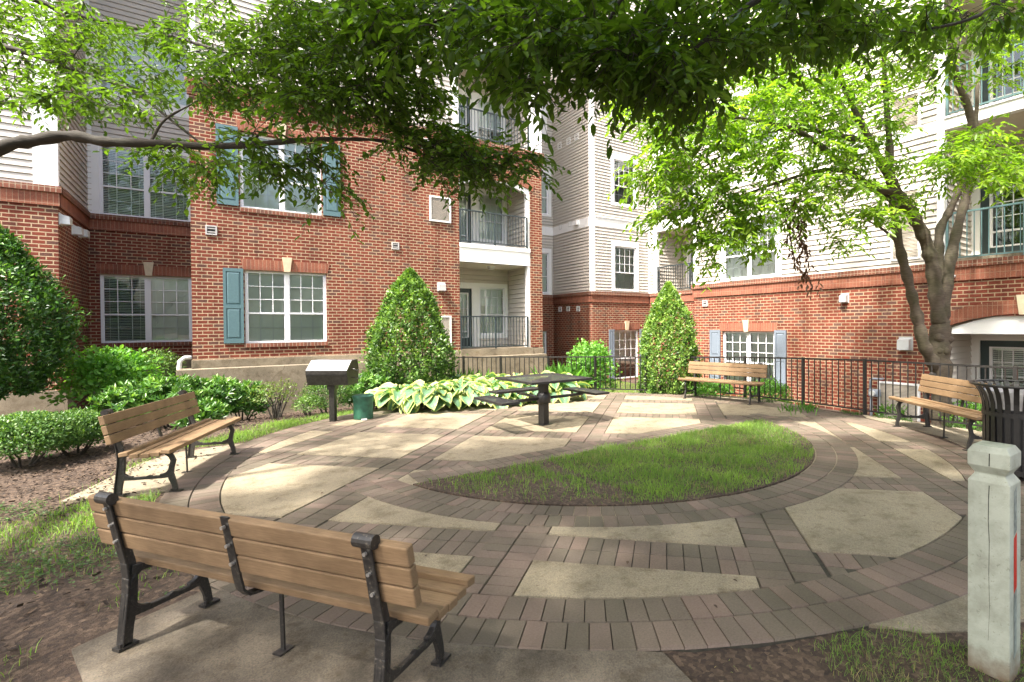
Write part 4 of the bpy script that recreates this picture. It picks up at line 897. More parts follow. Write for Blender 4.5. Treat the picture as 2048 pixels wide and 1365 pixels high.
def trash():
    x, y = 6.86, 1.70; r = empty('litter_bin', (x, y, 0), 'black slatted steel litter bin with flared rim beside a bench', 'bin'); n = 26
    m = MB()
    prof = [(.285, .03), (.285, .30), (.285, .66), (.292, .76), (.315, .85), (.35, .915), (.385, .945)]
    for k in range(n):
        a = 2*math.pi*k/n
        for i in range(len(prof)-1):
            (r0, z0), (r1, z1) = prof[i], prof[i+1]; t = .025/.3
            def Q(rr, z, s, o): return (x+(rr+o)*math.cos(a+s*.023/rr), y+(rr+o)*math.sin(a+s*.023/rr), z)
            m.hexa([Q(r0, z0, -1, 0), Q(r0, z0, 1, 0), Q(r0, z0, 1, -.008), Q(r0, z0, -1, -.008), Q(r1, z1, -1, 0), Q(r1, z1, 1, 0), Q(r1, z1, 1, -.008), Q(r1, z1, -1, -.008)])
    m.build('slat_cage', 'fence', r)
    def ring(rr, z, t, name, h=None):
        m = MB(); N = 48
        if h is None:
            pts = [V((x+rr*math.cos(2*math.pi*k/N), y+rr*math.sin(2*math.pi*k/N), z)) for k in range(N+1)]; m.tube(pts, t, 8, cap=False)
        else:
            for k in range(N):
                a, b = 2*math.pi*k/N, 2*math.pi*(k+1)/N; f = lambda q, ro, zz: (x+ro*math.cos(q), y+ro*math.sin(q), zz)
                m.hexa([f(a, rr+t, z), f(b, rr+t, z), f(b, rr, z), f(a, rr, z), f(a, rr+t, z+h), f(b, rr+t, z+h), f(b, rr, z+h), f(a, rr, z+h)])
        m.build(name, 'fence', r, smooth=h is None)
    ring(.388, .948, .014, 'rim'); ring(.286, .62, .007, 'hoop', .05); ring(.286, .04, .007, 'hoop', .05)
    m = MB(); m.tube([(x, y, .06), (x, y, .70)], [.262, .268], 32); m.build('liner', 'plasticblk', r, smooth=False)
    m = MB(); m.tube([(x, y, .70), (x, y, .865), (x, y, .88)], [.270, .279, .276], 32, cap=False); m.build('liner_collar', 'ventgrey', r, smooth=True)
trash()
def bollard():
    x0, x1, y0, y1 = 2.845, 3.0, .728, .883; cx, cy, h = (x0+x1)/2, (y0+y1)/2, (x1-x0)/2
    r = empty('wooden_post', (cx, cy, -.1), 'squared timber post with chamfered cap and peeling red sticker', 'post')
    m = MB(); prof = [(h, -.15), (h, .872), (h*.76, .902), (h*.74, .908), (h*1.02, .944), (h*1.02, 1.008), (h*.80, 1.036)]
    for i in range(len(prof)-1):
        (a, z0), (b, z1) = prof[i], prof[i+1]; A = [(cx+s*a, cy+t*a, z0) for s, t in ((-1, -1), (1, -1), (1, 1), (-1, 1))]; B = [(cx+s*b, cy+t*b, z1) for s, t in ((-1, -1), (1, -1), (1, 1), (-1, 1))]
        for k in range(4): m.face([A[k], A[(k+1) % 4], B[(k+1) % 4], B[k]])
    b = prof[-1][0]; m.face([(cx+s*b, cy+t*b, 1.036) for s, t in ((-1, -1), (1, -1), (1, 1), (-1, 1))]); m.build('post_body', 'post', r, bevel=.003)
    c = MB(); pts = [(x0-.0007, cy-.004, z) for z in (.86, .8, .7, .6, .45, .3, .15)]
    for i in range(len(pts)-1):
        a, q = V(pts[i]), V(pts[i+1]); w_ = .0016*(1-i/7); j = random.uniform(-.004, .004); pts[i+1] = (q.x, q.y+j, q.z); q = V(pts[i+1])
        c.face([a+V((0, -w_, 0)), a+V((0, w_, 0)), q+V((0, w_, 0)), q+V((0, -w_, 0))])
    for y_, z0, z1 in ((cy-.004, .948, 1.006),): c.face([(x0-.0025, y_-.002, z0), (x0-.0025, y_+.002, z0), (x0-.0025, y_+.001, z1), (x0-.0025, y_-.003, z1)])
    c.build('crack', 'crack', r)
    def strip(z0, z1, mat, sl=.02, a=.35, b=.62, e=.001):
        m = MB(); xa, xb = x0+(x1-x0)*a, x0+(x1-x0)*b; y = y0-e; m.face([(xa, y, z0), (xb, y, z0+sl), (xb, y, z1+sl), (xa, y, z1)]); m.build('sticker', mat, r)
    strip(.64, .84, 'sticker'); strip(.38, .63, 'red'); strip(.08, .375, 'sticker', e=.0012)
bollard()
# ------------------------------------------------------------------ fence
def fence():
    posts = [(4.22, 12.5), (4.97, 12.0), (5.72, 11.45), (6.61, 10.64), (7.45, 9.84), (8.24, 8.9), (9.0, 8.05), (9.36, 6.95), (9.40, 5.62), (9.30, 4.4), (9.22, 2.3), (8.7, .2)]
    tops = [.85, .85, .85, .85, .855, .86, .865, .90, .935, .97, .97, .97]
    r = empty('picket_fence', (9.0, 8.05, 0), 'black steel picket fence curving round the back of the plaza', 'fence')
    for (x, y), z in zip(posts, tops):
        m = MB(); g = min(gz(x, y), 0)-.12; m.box((x, y, (z+g)/2+.008), (.048, .048, z-g)); m.build('fence_post', 'fence', r)
    for i in range(len(posts)-1):
        a, b = V((*posts[i], 0)), V((*posts[i+1], 0)); za, zb = tops[i], tops[i+1]; d = (b-a); L = d.length; d.normalize(); m = MB()
        a2, b2 = a+d*.025, b-d*.025; m.bar(a2+V((0, 0, za-.018)), b2+V((0, 0, zb-.018)), .030, .030); m.bar(a2+V((0, 0, .065)), b2+V((0, 0, .065)), .025, .025)
        n = max(2, round(L/.118))
        for k in range(1, n):
            t = k/n; p = a.lerp(b, t); z = za+(zb-za)*t-.033; m.bar(p+V((0, 0, .078)), p+V((0, 0, z)), .015, .015)
        m.build('fence_panel', 'fence', r)
fence()
def gas_meter():
    u_, z_ = A3.hit(1756, 785); r = empty('gas_meter', A3.P(u_, -.5), 'grey gas meter with bent pipework on brick wall by tree', 'gas meter'); m = MB()
    c = V(A3.P(u_, z_, .16)); m.box(tuple(c), (.16, .22, .17)); m.build('meter_body', 'meter', r, bevel=.02)
    p = MB(); p.tube([c+V((0, .10, .05)), c+V((0, .10, .28)), c+V((0, .05, .33)), c+V((0, -.12, .33)), c+V((.16, -.12, .33))], .022, 8); p.tube([c+V((0, .08, -.05)), c+V((0, .08, -.8))], .03, 8); p.build('pipework', 'meter', r, smooth=True)
    p = MB(); p.tube([c+V((-.08, 0, 0)), c+V((-.14, 0, 0))], .06, 14); p.build('regulator', 'pipe', r, smooth=False)
gas_meter()
# ------------------------------------------------------------------ foliage
def norm(a): return a/np.maximum(np.linalg.norm(a, axis=-1, keepdims=True), 1e-9)
def leaf_mesh(name, pos, d, nrm, ln, wr, mat, var, parent, org, fold=.18, curl=.12, shape=((.28, .85), (.68, .72))):
    pos = np.asarray(pos, float); n = len(pos); d = norm(np.asarray(d, float)); side = norm(np.cross(d, nrm)); up = np.cross(side, d)
    ln = np.broadcast_to(np.asarray(ln, float), (n,))[:, None]; w_ = ln*wr; (a1, b1), (a2, b2) = shape
    v = np.empty((n, 6, 3)); v[:, 0] = pos; v[:, 3] = pos+d*ln-up*ln*curl
    v[:, 1] = pos+d*ln*a1-side*w_*b1+up*w_*fold; v[:, 5] = pos+d*ln*a1+side*w_*b1+up*w_*fold
    v[:, 2] = pos+d*ln*a2-side*w_*b2+up*(w_*fold-ln*curl*.4); v[:, 4] = pos+d*ln*a2+side*w_*b2+up*(w_*fold-ln*curl*.4)
    i = np.arange(n)[:, None]*6; f = np.concatenate([i+np.array([0, 1, 2, 3]), i+np.array([0, 3, 4, 5])])
    return fast_mesh(name, v.reshape(-1, 3), [f], mat, np.concatenate([var, var]), parent, org=org)
def rand_unit(n):
    a = rng.normal(size=(n, 3)); return norm(a)
def twig_leaves(base, tdir, tlen, nl, size, spread=.9, flat=.35):
    """arrays of twig bases, directions; returns leaf pos, dir, normal and twig tips"""
    n = len(base); t = (np.arange(nl)+.8)/nl; tdir = norm(tdir); up = np.array([0, 0, 1.]); side = norm(np.cross(tdir, up)+1e-4)
    P, D, N = [], [], []
    for k in range(nl):
        sag = -.25*t[k]**2*tlen[:, None]*up
        p = base+tdir*(tlen*t[k])[:, None]+sag+rng.normal(size=(n, 3))*.008
        s = 1 if k % 2 else -1
        d = tdir*.65+side*s*spread+rng.normal(size=(n, 3))*.30+up*rng.uniform(-.75, .05, (n, 1))
        P.append(p); D.append(norm(d)); N.append(norm(up+rng.normal(size=(n, 3))*flat))
    tips = base+tdir*tlen[:, None]-.25*tlen[:, None]*up
    return np.concatenate(P), np.concatenate(D), np.concatenate(N), tips
def grow(limbs, targets, rad0=.006, jitter=.0, maxlen=.9):
    """connect every target to the nearest node of a growing branch system; returns segments"""
    nodes = []; 
    for L in limbs:
        for i in range(len(L)-1):
            a, b = np.array(L[i]), np.array(L[i+1]); m = max(1, int(np.linalg.norm(b-a)/.15))
            nodes += [a+(b-a)*k/m for k in range(m)]
        nodes.append(np.array(L[-1]))
    N = np.array(nodes); T = np.asarray(targets); dist = np.min(np.linalg.norm(T[:, None]-N[None], axis=2), axis=1) if len(T) < 4000 else None
    order = np.argsort(dist); segs = []; buf = np.empty((len(N)+len(T)*12, 3)); buf[:len(N)] = N; c = len(N); n0 = c
    for k in order:
        t = T[k]; dd = np.linalg.norm(buf[:c]-t, axis=1); j = int(np.argmin(dd)); a = buf[j].copy(); L = dd[j]
        m = max(1, min(10, int(L/.12))); mid = rng.normal(size=3)*L*.08; pts = [a]
        for q in range(1, m+1):
            s = q/m; p = a+(t-a)*s+mid*math.sin(math.pi*s)+np.array([0, 0, .06*L*math.sin(math.pi*s)]); pts.append(p)
            buf[c] = p; c += 1
        segs.append((pts, L))
    return segs
def branch_mesh(name, segs, mat, parent, org, r=.005, n=4, k=.006):
    mb = MB()
    for pts, L in segs:
        r0 = r+k*L; m = len(pts)
        if m >= 2: mb.tube([tuple(p) for p in pts], [r0*(1-.6*i/(m-1)) for i in range(m)], n, cap=False)
    return mb.build(name, mat, parent, org)
def blob_targets(blobs, scale=1.0):
    """blobs: (px x, px y, rx, ry, n, dmin, dmax) -> 3D points inside view-depth slabs"""
    out = []
    for (x, y, rx, ry, n, d0, d1) in blobs:
        n = max(1, int(n*scale)); r = np.sqrt(rng.uniform(0, 1, n)); a = rng.uniform(0, 2*math.pi, n)
        for i in range(n):
            d = random.uniform(d0, d1); out.append(tuple(pd(x+rx*r[i]*math.cos(a[i]), y+ry*r[i]*math.sin(a[i]), d)))
    return out
def tree(name, org, limbs, blobs, extra, label, mat, bark, size, twlen, nl, group, leafw=.20, seed=1, centre=None, droop=-.25, varf=None, limb_r=None, twig_r=.003, trunk_name='trunk', dens=1.0):
    global rng
    rng = np.random.default_rng(seed); random.seed(seed)
    root = empty(name, org, label, 'tree', group)
    for L, R in limbs:
        m = MB(); m.tube(L, R, 14); 
    tr = MB()
    for L, R in limbs:
        # resample smooth
        pts = [V(p) for p in L]; P2, R2 = [], []
        for i in range(len(pts)-1):
            p0, p1, p2, p3 = pts[max(i-1, 0)], pts[i], pts[i+1], pts[min(i+2, len(pts)-1)]
            for q in range(5):
                t = q/5; P2.append(.5*((2*p1)+(-p0+p2)*t+(2*p0-5*p1+4*p2-p3)*t*t+(-p0+3*p1-3*p2+p3)*t**3)); R2.append((R[i]*(1-t)+R[i+1]*t)*random.uniform(.90, 1.10)*(1+.12*math.sin(len(P2)*1.7+R[0]*90)))
        P2.append(pts[-1]); R2.append(R[-1]); tr.tube(P2, R2, 12)
    tr.build(trunk_name, bark, root, smooth=True)
    T = np.array(blob_targets(blobs, dens)+list(extra)); segs = grow([l[0] for l in limbs], T)
    branch_mesh('branches', segs, bark, root, org, .0035, 4, .0045)
    # twigs start at each target; direction away from branch parent and outwards
    ends = {}
    base = np.array([s[0][-1] for s in segs]); prev = np.array([s[0][-2] if len(s[0]) > 1 else s[0][0] for s in segs])
    c = np.array(centre if centre is not None else org, float); out = base-c; out[:, 2] *= .3
    k = 3; base = np.repeat(base, k, 0); dirs = norm(np.repeat(norm(base[::k]-prev)*.6+norm(out)*.5, k, 0)+rng.normal(size=(len(base), 3))*.75); dirs[:, 2] = dirs[:, 2]*.45+droop; dirs = norm(dirs)
    tl = rng.uniform(.55, 1.1, len(base))*twlen
    P, D, N, tips = twig_leaves(base, dirs, tl, nl, size)
    tw = MB()
    for a, b, L in zip(base, tips, tl):
        m_ = (a+b)/2+np.array([0, 0, .06*L]); tw.tube([tuple(a), tuple(m_), tuple(b)], [twig_r, twig_r*.75, twig_r*.4], 3, cap=False)
    tw.build('twigs', bark, root, org)
    n = len(P); ln = rng.uniform(.6, 1.15, n)*size; cl = np.tile(rng.normal(0, .16, len(base)), nl)
    offs = np.tile(np.array([1.0 if (lambda q: q[2] > 0 and -60 < q[0] < 2110 and q[1] > -30)(proj(b_)) else 1.65 for b_ in base]), nl); ln = ln*offs; var = np.clip(.5+cl+rng.normal(0, .14, n), 0, 1)  # leaves out of view are enlarged to thicken the shade below
    leaf_mesh('crown', P, D, N, ln, leafw, mat, var, root, org)
    return root
px3 = lambda x, y, d: tuple(pd(x, y, d))
# --- overhanging tree at left: long limb crossing the frame
def left_tree():
    tx = (-3.6, 1.6)
    lim = [px3(-330, 560, 3.7), px3(-150, 380, 3.9), px3(0, 297, 4.1), px3(60, 283, 4.2), px3(140, 272, 4.3), px3(210, 284, 4.35), px3(300, 287, 4.4), px3(400, 293, 4.5), px3(500, 290, 4.5), px3(600, 281, 4.5), px3(700, 279, 4.5), px3(770, 284, 4.4), px3(860, 314, 4.3), px3(940, 342, 4.2), px3(1020, 356, 4.1)]
    rr = [.085, .07, .048, .046, .043, .040, .037, .033, .028, .022, .017, .014, .011, .008, .004]
    b = V(lim[0]); trunk = [(tx[0], tx[1], -.1), (tx[0]+.02, tx[1], .9), (tx[0]+.1, tx[1]+.1, 2.0), (tx[0]+.05, tx[1]+.2, 3.6), (tx[0]+.3, tx[1]+.5, 5.4), (tx[0]+.8, tx[1]+1.0, 7.2)]
    up1 = [trunk[2], (tx[0]+.45, tx[1]+.35, 2.35), lim[0]]
    L2 = [trunk[3], px3(-250, -120, 5.0), px3(0, -30, 5.2), px3(150, 30, 5.4), px3(330, 70, 5.5), px3(520, 130, 5.4), px3(640, 190, 5.2)]
    L3 = [trunk[3], px3(-200, 60, 4.8), px3(0, 92, 5.0), px3(120, 130, 5.1), px3(260, 180, 5.1), px3(360, 255, 5.0), px3(470, 340, 4.9)]
    L4 = [lim[6], px3(330, 240, 4.5), px3(390, 205, 4.5), px3(450, 165, 4.6)]; L5 = [lim[8], px3(545, 250, 4.6), px3(640, 232, 4.6), px3(720, 205, 4.7)]
    L6 = [trunk[4], px3(200, -300, 6.0), px3(420, -120, 6.0), px3(560, -10, 5.8), px3(700, 90, 5.4), px3(760, 180, 5.0)]
    L7 = [trunk[4], (-1.5, 3.0, 6.6), (.2, 4.2, 7.2), (1.8, 5.0, 7.4)]; L8 = [trunk[5], (-2.4, 4.4, 8.6), (-1.6, 5.8, 9.0)]
    limbs = [(trunk, [.19, .16, .14, .12, .09, .05]), (up1, [.10, .095, .085]), (lim, rr), (L2, [.07, .05, .035, .028, .02, .012, .006]), (L3, [.06, .045, .026, .022, .017, .011, .006]), (L4, [.014, .01, .007, .004]), (L5, [.012, .009, .006, .003]), (L6, [.07, .05, .035, .025, .015, .008]), (L7, [.06, .05, .035, .015]), (L8, [.045, .03, .015])]
    B = [(80, 51.6, 140.8, 72, 34, 4.6, 6.2), (60, 162, 96.8, 48, 21, 4.4, 5.6), (250, 102, 132, 72, 27, 4.6, 6.2), (230, 197, 96.8, 36, 13, 4.4, 5.4), (420, 51.6, 114.4, 64, 24, 4.8, 6.2), (480, 152, 114.4, 56, 26, 3.956, 4.64), (600, 81.6, 114.4, 88, 60, 3.784, 4.8), (640, 187, 96.8, 40, 24, 3.698, 4.16), (730, 102, 88, 88, 35, 3.612, 4.32), (390, 322, 70.4, 48, 12, 4.3, 4.9), (300, 292, 52.8, 24, 5, 4.3, 4.8), (480, 282, 52.8, 24, 6, 3.698, 3.84), (560, 317, 61.6, 32, 7, 3.698, 3.84), (650, 372, 26.4, 20, 2, 3.698, 3.68), (640, 302, 44, 24, 3, 3.698, 3.76),
         (800, 212, 70.4, 40, 19, 4, 4.6), (850, 272, 61.6, 32, 16, 3.9, 4.4), (900, 302, 61.6, 32, 16, 3.8, 4.3), (960, 317, 61.6, 28, 16, 3.8, 4.3), (1030, 322, 39.6, 17.6, 7, 3.8, 4.2), (820, 162, 44, 32, 8, 4, 4.6)]
    ex = []
    for _ in range(1600):      # upper crown, unseen above the picture, filled out to shade the foreground
        a = random.uniform(0, 2*math.pi); r = math.sqrt(random.random()); ex.append((-2.2+4.0*r*math.cos(a), 1.4+3.6*r*math.sin(a), random.uniform(5.4, 9.2)))
    ex = [p for p in ex if (lambda q: q[2] < 0 or not (-60 < q[0] < 2100 and 40 < q[1] < 1365))(proj(p))]
    tree('shade_tree', (tx[0], tx[1], -.1), limbs, B, ex, 'overhanging shade tree at left with long dark limb crossing the brick front', 'leaf_canopy', 'barkd', .070, .33, 11, 'trees round the plaza', seed=3, centre=(-3, 2, 4), droop=-.15, leafw=.25, dens=1.55)
left_tree()
def centre_tree():
    tx = (1.9, -3.2)
    trunk = [(tx[0], tx[1], -.1), (tx[0], tx[1]+.05, 1.5), (tx[0]+.05, tx[1]+.1, 3.0), (tx[0]+.1, tx[1]+.6, 4.6), (tx[0]+.2, tx[1]+1.4, 6.5)]
    a1 = [trunk[2], (1.6, -1.6, 4.3), px3(1150, -420, 3.6), px3(1050, -150, 3.7), px3(950, -20, 3.7), px3(850, 60, 3.6)]
    a2 = [trunk[2], (2.4, -1.5, 4.4), px3(1350, -380, 3.6), px3(1300, -120, 3.6), px3(1230, 20, 3.5), px3(1180, 100, 3.4)]
    a3 = [trunk[3], px3(1750, -400, 4.0), px3(1650, -100, 4.0), px3(1500, 10, 3.8), px3(1400, 90, 3.6), px3(1350, 160, 3.5)]
    a4 = [trunk[3], px3(2300, -300, 4.2), px3(2080, -60, 4.2), px3(1960, 30, 4.1), px3(1850, 60, 4.0)]
    a5 = [trunk[4], (2.5, .2, 7.4), (3.2, 1.8, 7.9)]
    limbs = [(trunk, [.2, .17, .15, .12, .07]), (a1, [.08, .06, .04, .03, .018, .008]), (a2, [.08, .06, .035, .025, .014, .006]), (a3, [.08, .05, .035, .025, .014, .006]), (a4, [.07, .045, .025, .016, .008]), (a5, [.06, .04, .02])]
    B = [(980, -20, 140, 40, 16, 3.2, 4.6), (1180, -10, 140, 45, 20, 3.2, 4.6), (1380, -10, 140, 45, 20, 3.2, 4.6), (1250, 35, 170, 50, 16, 3.2, 4.4), (1600, -10, 140, 40, 20, 3.4, 5), (1050, 150, 45, 35, 5, 3.0, 3.5), (1225, 130, 60, 45, 10, 3.1, 3.6), (1370, 175, 50, 45, 9, 3.1, 3.6), (760, 16.5, 96.8, 48, 24, 3.3, 4.4), (900, 26.5, 88, 44, 24, 3.2, 4.2), (1050, 36.5, 79.2, 48, 26, 3, 4), (1030, 95, 52.8, 32, 7, 2.9, 3.6), (1060, 150, 35.2, 24, 4, 2.9, 3.4), (1150, 81.5, 70.4, 56, 26, 3, 3.8), (1210, 115, 52.8, 28, 9, 3, 3.6), (1300, 76.5, 88, 64, 34, 3, 3.9), (1340, 135, 52.8, 36, 10, 3, 3.6), (1400, 170, 30.8, 24, 4, 3.1, 3.5), (1440, 76.5, 79.2, 56, 24, 3.2, 4.2), (1560, 46.5, 96.8, 44, 24, 3.4, 4.6), (1700, 36.5, 96.8, 40, 22, 3.6, 5), (1840, 36.5, 96.8, 36, 20, 3.8, 5.2), (1970, 26.5, 79.2, 32, 14, 3.8, 5.2), (850, 96.5, 52.8, 24, 6, 3.2, 3.8), (1920, 85, 52.8, 24, 3, 4, 4.8)]
    ex = []
    for _ in range(1100):  # extra crown out of view, added for shade on the near paving
        a = random.uniform(0, 2*math.pi); r = math.sqrt(random.random()); ex.append((1.4+3.8*r*math.cos(a), -.6+3.2*r*math.sin(a), random.uniform(4.4, 8.0)))
    ex = [p for p in ex if (lambda q: q[2] < 0 or not (-60 < q[0] < 2100 and 0 < q[1] < 1365))(proj(p))]
    tree('shade_tree', (tx[0], tx[1], -.1), limbs, B, ex, 'dark tree whose large leaves hang across the top centre of view', 'leaf_canopy', 'barkd', .092, .30, 8, 'trees round the plaza', seed=5, centre=(1.9, -2, 4), leafw=.25, droop=-.3, dens=1.25)
centre_tree()
def right_tree():
    base = V((10.35, 3.58, -.55)); D = 8.75
    q = lambda x, y, d=D: px3(x, y, d)
    trunk = [(base.x+.02, base.y-.02, -.7), (base.x, base.y, -.5), q(1883, 860), q(1884, 800), q(1882, 740), q(1878, 690), q(1884, 640)]
    s1 = [q(1886, 760), q(1868, 728, 8.7), q(1848, 690, 8.6), q(1838, 650, 8.6), q(1826, 600, 8.55), q(1812, 545, 8.5), q(1797, 485, 8.45), q(1788, 420, 8.4), q(1782, 350, 8.4), q(1777, 260, 8.4), q(1770, 170, 8.4), q(1765, 60, 8.3)]
    s2 = [q(1880, 650), q(1872, 590), q(1864, 530, 8.7), q(1850, 480, 8.65), q(1825, 430, 8.55), q(1795, 385, 8.4), q(1768, 335, 8.3), q(1738, 280, 8.2), q(1706, 215, 8.1), q(1680, 150, 8.0), q(1660, 60, 8.0)]
    s3 = [q(1884, 640), q(1893, 570), q(1905, 500, 8.8), q(1922, 430, 8.9), q(1938, 370, 8.9), q(1944, 300, 8.8), q(1940, 230, 8.7), q(1915, 160, 8.6), q(1900, 90, 8.5), q(1890, -20, 8.4)]
    s4 = [q(1884, 600), q(1878, 520, 8.9), q(1880, 460, 9.0), q(1900, 420, 9.1), q(1930, 350, 9.2), q(1950, 260, 9.2), q(1955, 160, 9.2)]
    b1 = [s2[5], q(1744, 375, 8.2), q(1699, 340, 8.0), q(1645, 296, 7.8), q(1596, 264, 7.6), q(1492, 238, 7.3), q(1400, 235, 7.1)]
    b2 = [s2[7], q(1690, 275, 8.0), q(1637, 262, 7.9), q(1568, 256, 7.8), q(1480, 290, 7.6), q(1400, 340, 7.5)]
    b3 = [s2[4], q(1744, 375, 8.4), q(1700, 345, 8.4), q(1640, 342, 8.2), q(1555, 366, 8.0), q(1460, 400, 7.9)]
    b4 = [s3[5], q(1980, 290, 8.3), q(2030, 300, 8.0), q(2100, 280, 7.8)]; b5 = [s2[9], q(1600, 100, 7.8), q(1500, 110, 7.6), q(1400, 150, 7.4)]
    b6 = [s1[6], q(1760, 455, 8.2), q(1730, 440, 8.0)]; b7 = [b3[4], q(1560, 400, 7.9), q(1580, 470, 7.8), q(1590, 540, 7.8)]
    limbs = [(trunk, [.24, .20, .175, .165, .16, .17, .13]), (s1, [.10, .10, .10, .095, .085, .078, .072, .066, .06, .05, .04, .03]), (s2, [.12, .115, .11, .10, .095, .08, .07, .062, .05, .04, .025]), (s3, [.11, .095, .085, .075, .07, .065, .06, .05, .04, .025]), (s4, [.08, .08, .07, .06, .05, .04, .025]), (b1, [.06, .055, .05, .042, .035, .022, .01]), (b2, [.05, .045, .04, .03, .02, .01]), (b3, [.05, .045, .04, .032, .022, .01]), (b4, [.04, .03, .02, .01]), (b5, [.035, .03, .02, .01]), (b6, [.03, .02, .01]), (b7, [.014, .012, .009, .005])]
    B = [(1500, 200, 149.6, 64, 66, 6.8, 8.6), (1360, 230, 96.8, 48, 37, 6.6, 7.8), (1330, 320, 61.6, 48, 22, 6.8, 7.6), (1400, 380, 96.8, 48, 37, 6.8, 7.8), (1340, 430, 44, 20, 9, 6.9, 7.5), (1460, 310, 105.6, 56, 40, 6.8, 8.2), (1450, 450, 70.4, 36, 22, 7, 7.8), (1520, 420, 70.4, 48, 26, 7, 8), (1430, 510, 26.4, 17.6, 3, 7.1, 7.6), (1540, 500, 35.2, 20, 4, 7.1, 7.6), (1620, 320, 96.8, 64, 44, 7, 8.6), (1620, 190, 105.6, 64, 51, 7, 8.8), (1610, 420, 44, 32, 9, 7.2, 8), (1730, 220, 88, 72, 37, 7.4, 9), (1700, 370, 44, 28, 10, 7.4, 8.2), (1760, 310, 52.8, 40, 13, 7.6, 8.4), (1730, 440, 48.4, 28, 11, 7.4, 8), (1700, 490, 26.4, 16, 3, 7.4, 7.8), (1790, 410, 44, 28, 9, 7.6, 8.2), (1640, 380, 35.2, 24, 6, 7.2, 8), (1850, 150, 70.4, 48, 15, 7.6, 9), (1960, 300, 96.8, 44, 37, 6.6, 8), (2010, 340, 52.8, 28, 13, 6.6, 7.6), (1900, 330, 52.8, 28, 11, 7, 8), (1470, 107, 140.8, 48, 40, 7, 9), (1700, 87, 140.8, 56, 40, 7.2, 9.2), (1900, 57, 123.2, 48, 24, 7.6, 9.4), (1270, 205, 35.2, 24, 7, 6.8, 7.6), (2000, 130, 52.8, 40, 9, 7.2, 8.6), (1280, 360, 22.88, 12.8, 2, 6.9, 7.4)]
    ex = []
    for _ in range(330):
        a = random.uniform(0, 2*math.pi); r = math.sqrt(random.random()); ex.append((9.2+3.0*r*math.cos(a), 3.4+4.0*r*math.sin(a), random.uniform(6.0, 9.5)))
    ex = [p for p in ex if (lambda t: t[2] < 0 or not (0 < t[0] < 2048 and -10 < t[1] < 1365))(proj(p)) and p[0] < 12.0]
    r = tree('shade_tree', tuple(base), limbs, B, ex, 'multi-stemmed grey tree rooted behind the fence, bright leaves over white siding', 'leaf_bright', 'bark', .115, .40, 10, 'trees round the plaza', seed=9, centre=(10.3, 3.6, 5), droop=-.22, dens=1.4)
    m = MB(); c = V(q(1880, 690)); 
    for k in range(9):
        a = random.uniform(0, 6.28); o = V((math.cos(a)*.13, math.sin(a)*.13, random.uniform(-.15, .15))); m.tube([c+o*.5, c+o*1.15, c+o*1.35], [.10, .07, .02], 8)
    m.build('burl', 'bark', r, smooth=True)
    # dead hanging spray
    T = [px3(1585+random.gauss(0, 9)+((i % 12)*2.2), 400+(i % 12)*14, 7.75+random.uniform(-.1, .1)) for i in range(30)]; b = np.array(T); d = np.tile([0.1, 0, -1.], (30, 1))+rng.normal(size=(30, 3))*.35
    P, Dd, N, tips = twig_leaves(b, d, np.full(30, .25), 7, .1); leaf_mesh('dead_leaves', P, Dd, N, .085, .24, 'leaf_dead', rng.uniform(0, 1, len(P)), r, tuple(base), curl=.5)
right_tree()
